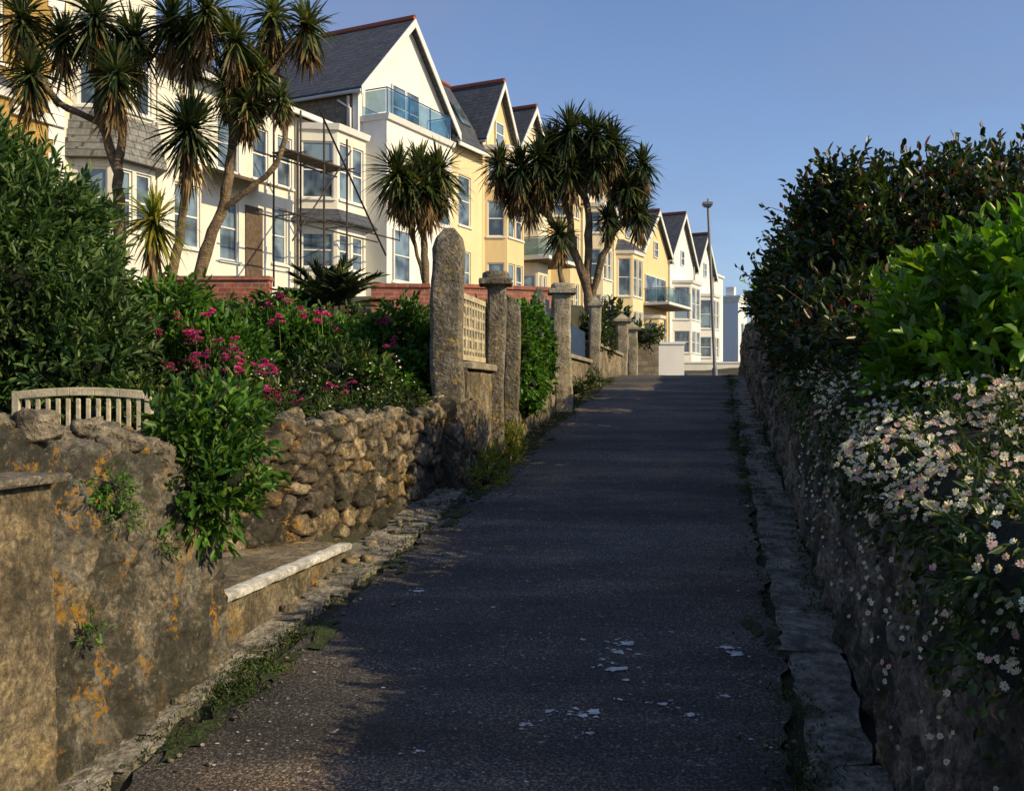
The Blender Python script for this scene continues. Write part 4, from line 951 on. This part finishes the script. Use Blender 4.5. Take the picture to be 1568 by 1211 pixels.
def std(name, u, w, ze, zp, m, bayx=(.3, 2.9), levs=None, ptop='flat', p=1.0, c=.5, balc=None, ops=None):
    h = House(name, u)
    h.body(w, 0, ze, 8, m, m, ops or []); h.gable(w, ze, zp, 8, m)
    if bayx: h.bay(bayx[0], bayx[1], p, c, 0, (levs[-1][1]+.3), levs, m, ptop)
    if balc:
        h.t.box(balc[0]-.1, balc[1]+.1, -1.9, -.05, balc[2]-.25, balc[2]-.185, M['wood']); h.balcony(balc[0], balc[1], -.05, -1.85, balc[2], 1.0, M['glassgreen'], M['metal'])
        h.window((0, 0), UX, UN, balc[0]+.3, balc[1]-.3, balc[2]+.05, balc[2]+2.1, -.03, False, mull=True)
    h.window((0, 0), UX, UN, w/2-.45, w/2+.45, ze-.3, ze+.9, -.03, False)
    if bayx and w > bayx[1]+1.2:
        for (a, b) in levs: h.window((0, 0), UX, UN, bayx[1]+.3, min(w-.2, bayx[1]+1.2), a, b, -.03)
    h.t.tube([(w-.12, -.08, ze), (w-.12, -.08, 2)], [.05]*2, M['trim'], 6)
    h.done()
std('yellow_gable_house', 55.15, 3.4, 13.0, 15.8, M['yellow'], (.2, 3.1), [(4.9, 6.6), (7.9, 9.7), (10.6, 11.9)])
std('cream_gable_house', 58.6, 4.2, 12.8, 15.5, M['palecream'], (.4, 2.6), [(4.7, 6.4), (10.0, 11.6)], balc=(.3, 3.9, 7.3))
std('yellow_gable_house', 62.9, 5.0, 12.2, 15.2, M['yellow'], (.4, 2.8), [(4.6, 6.4), (7.4, 9.3), (10.2, 11.5)])
std('cream_gable_house', 68.0, 5.2, 11.8, 14.8, M['palecream'], (.4, 3.0), [(4.3, 6.2), (7.2, 9.0), (10, 11.3)])
std('cream_gable_house', 73.3, 5.4, 11.0, 14.3, M['cream'], (.5, 3.6), [(3.9, 5.6), (6.6, 9.1)], 'slate')
std('ochre_gable_house', 78.8, 6.4, 10.4, 13.4, M['yellow'], (.5, 2.6), [(3.6, 5.2)], balc=(.5, 5.8, 6.6), ops=[(3.4, 4.6, 3.6, 5.6), (5, 6, 3.6, 5.6)])
std('white_gable_house', 85.3, 6.7, 10.6, 14.3, M['white'], (.8, 4.9), [(3.3, 5.0), (5.9, 8.4)], p=1.3, c=.8)
std('white_gable_house', 92.4, 5.6, 10.4, 13.6, M['white'], (.8, 4.2), [(3.2, 4.9), (5.6, 8.0)], p=1.1, c=.7)
h = House('white_parapet_house', 98.1); h.body(3.2, 0, 10.6, 8, M['white'], M['white'], [(.9, 2.1, 6.4, 8.4), (.9, 2.1, 3.4, 5.2)]); h.t.box(-.1, 3.3, -.15, 8, 10.603, 10.8, M['trim']); h.done()
M['pale'] = render_wall('pale_blue_render', (.66, .70, .74), .1)
h = House('pale_blue_house', 107)
h.body(3.6, 0, 9.0, 5, M['pale'], M['pale'], [(1.2, 2.3, 5, 7.0)])
for i in range(3): h.t.box(-.1-.1*i, 3.7+.1*i, -.1-.1*i, 5.1, 9.003+.2*i, 9.2+.2*i, M['trim'])
h.t.box(.4, 1.2, .5, 1.3, 9.7, 10.5, M['trim']); h.done()

mb = MB(); mb.box(5.75, 7.75, 44.8, 45.1, -1, 2.3, M['white']); mb.box(5.7, 7.8, 44.75, 45.15, 2.303, 2.4, M['trim'])
mb.build('white_garden_wall')
mb = MB(); mb.box(8.0, 16, 62, 62.3, 0, 2.0, M['white2']); mb.box(7.9, 16.1, 61.95, 62.35, 2.003, 2.1, M['trim']); mb.build('low_boundary_wall')
mb = MB(); mb.box(2.0, 5.6, 38, 38.3, -1, 2.5, M['stonehouse']); mb.build('stone_garden_wall')
bush('dark_shrub', [(3.0, 37, 2.4, 1.0, .5, .5), (4.6, 37, 2.2, .9, .5, .35), (2.9, 30, 2.0, .7, .6, .7), (-.2, 33, 2.5, 1.5, .8, .9)], 900, 6, .16, .07, M['midl'], .2, .3, .85, seed=40)
mb = MB(); lx, ly = 6.62, 32.5
mb.tube([(lx+.05, ly, -.5), (lx, ly, .9)], [.10, .09], M['metal'], 10); mb.tube([(lx, ly, .9), (lx-.22, ly, 6.2)], [.06, .045], M['metal'], 10)
mb.box(lx-.40, lx-.08, ly-.12, ly+.12, 6.2, 6.3, M['metal']); mb.box(lx-.36, lx-.12, ly-.09, ly+.09, 6.14, 6.198, M['glass']); mb.tube([(lx-.22, ly, 6.3), (lx-.22, ly, 6.42)], [.04, .03], M['metal'], 8)
mb.build('street_lamp', bevel=.01)
mb = MB(); cx, cy, cz = 5.2, 48.0, -.22
prof = [(0, .35), (0, .75), (.25, .9), (1.0, .95), (1.6, 1.42), (2.9, 1.45), (3.6, 1.0), (3.95, .85), (4.0, .35)]
n = len(prof)
mb.add([(cx+a, cy, cz+b) for a, b in prof]+[(cx+a, cy+1.7, cz+b) for a, b in prof], [tuple(range(n)), tuple(range(2*n-1, n-1, -1))]+[(i, (i+1) % n, n+(i+1) % n, n+i) for i in range(n)], M['carblue'])
for ys_ in (-.012, 1.70): mb.box(cx+1.35, cx+2.2, cy+ys_, cy+ys_+.01, cz+.97, cz+1.3, M['glass']); mb.box(cx+2.26, cx+3.1, cy+ys_, cy+ys_+.01, cz+.97, cz+1.3, M['glass'])
for a in (.75, 3.2):
    for yy in (-.02, 1.5): mb.tube([(cx+a, cy+yy, cz+.32), (cx+a, cy+yy+.22, cz+.32)], [.32, .32], M['tyre'], 16)
mb.build('parked_car', bevel=.05)
mb = MB(); gx, gy = 5.55, 22.5
mb.box(gx-.12, gx+.0, gy, gy+.14, .3, 2.15, M['trim'])
for i in range(6): mb.tube([(gx+.08+i*.09, gy, .5), (gx+.08+i*.09, gy, 2.05+.08*math.sin(i*1.2))], [.014]*2, M['black'], 6)
mb.tube([(gx, gy, 1.95), (gx+.6, gy, 2.0)], [.02]*2, M['black'], 6); mb.tube([(gx, gy, 1.55), (gx+.6, gy, 1.55)], [.02]*2, M['black'], 6)
mb.build('iron_railing')

# ------------------------------------------------------------------ light, sky, camera
w = bpy.data.worlds.new('World'); scene.world = w; w.use_nodes = True; t = w.node_tree
sky = t.nodes.new('ShaderNodeTexSky'); sky.sky_type = 'NISHITA'; sky.sun_disc = False
el = math.radians(30); sdir = Vector((.91, -.41, 0)).normalized()
sky.sun_elevation = el; sky.sun_rotation = math.atan2(sdir.x, sdir.y)
sky.air_density = 1.0; sky.dust_density = .7; sky.ozone_density = 3.2
bg = t.nodes['Background']; bg.inputs[1].default_value = .13
co = t.nodes.new('ShaderNodeTexCoord')
mp = N(t, 'ShaderNodeMapping'); mp.inputs['Scale'].default_value = (1.2, 1.2, 3.0); t.links.new(co.outputs['Generated'], mp.inputs[0])
nz = N(t, 'ShaderNodeTexNoise', Scale=2.6, Detail=6.0, Roughness=.6); t.links.new(mp.outputs[0], nz.inputs['Vector'])
rr = ramp(t, [(.40, 0.0), (.72, .50)], nz.outputs['Fac'])
tint = mixc(t, 1.0, sky.outputs[0], (1.15, 1.12, 1.22), 'MULTIPLY')
cl = mixc(t, rr.outputs[0], tint, (2.0, 2.35, 3.6))
t.links.new(cl, bg.inputs[0])
sl = bpy.data.lights.new('sun', 'SUN'); sl.energy = 5.0; sl.angle = math.radians(.5); sl.color = (1.0, .80, .48)
so = link(bpy.data.objects.new('sun', sl))
D = Vector((sdir.x*math.cos(el), sdir.y*math.cos(el), math.sin(el)))
so.rotation_euler = D.to_track_quat('Z', 'Y').to_euler(); so.location = (20, -10, 20)
cam = bpy.data.cameras.new('camera'); cam.lens = 35.0; cam.sensor_width = 36; cam.clip_end = 3000; cam.clip_start = .05
c = link(bpy.data.objects.new('camera', cam)); c.location = (0, 0, 0); c.rotation_euler = (math.radians(90), 0, 0)
scene.camera = c
scene.view_settings.view_transform = 'Standard'; scene.view_settings.look = 'None'; scene.view_settings.exposure = 0
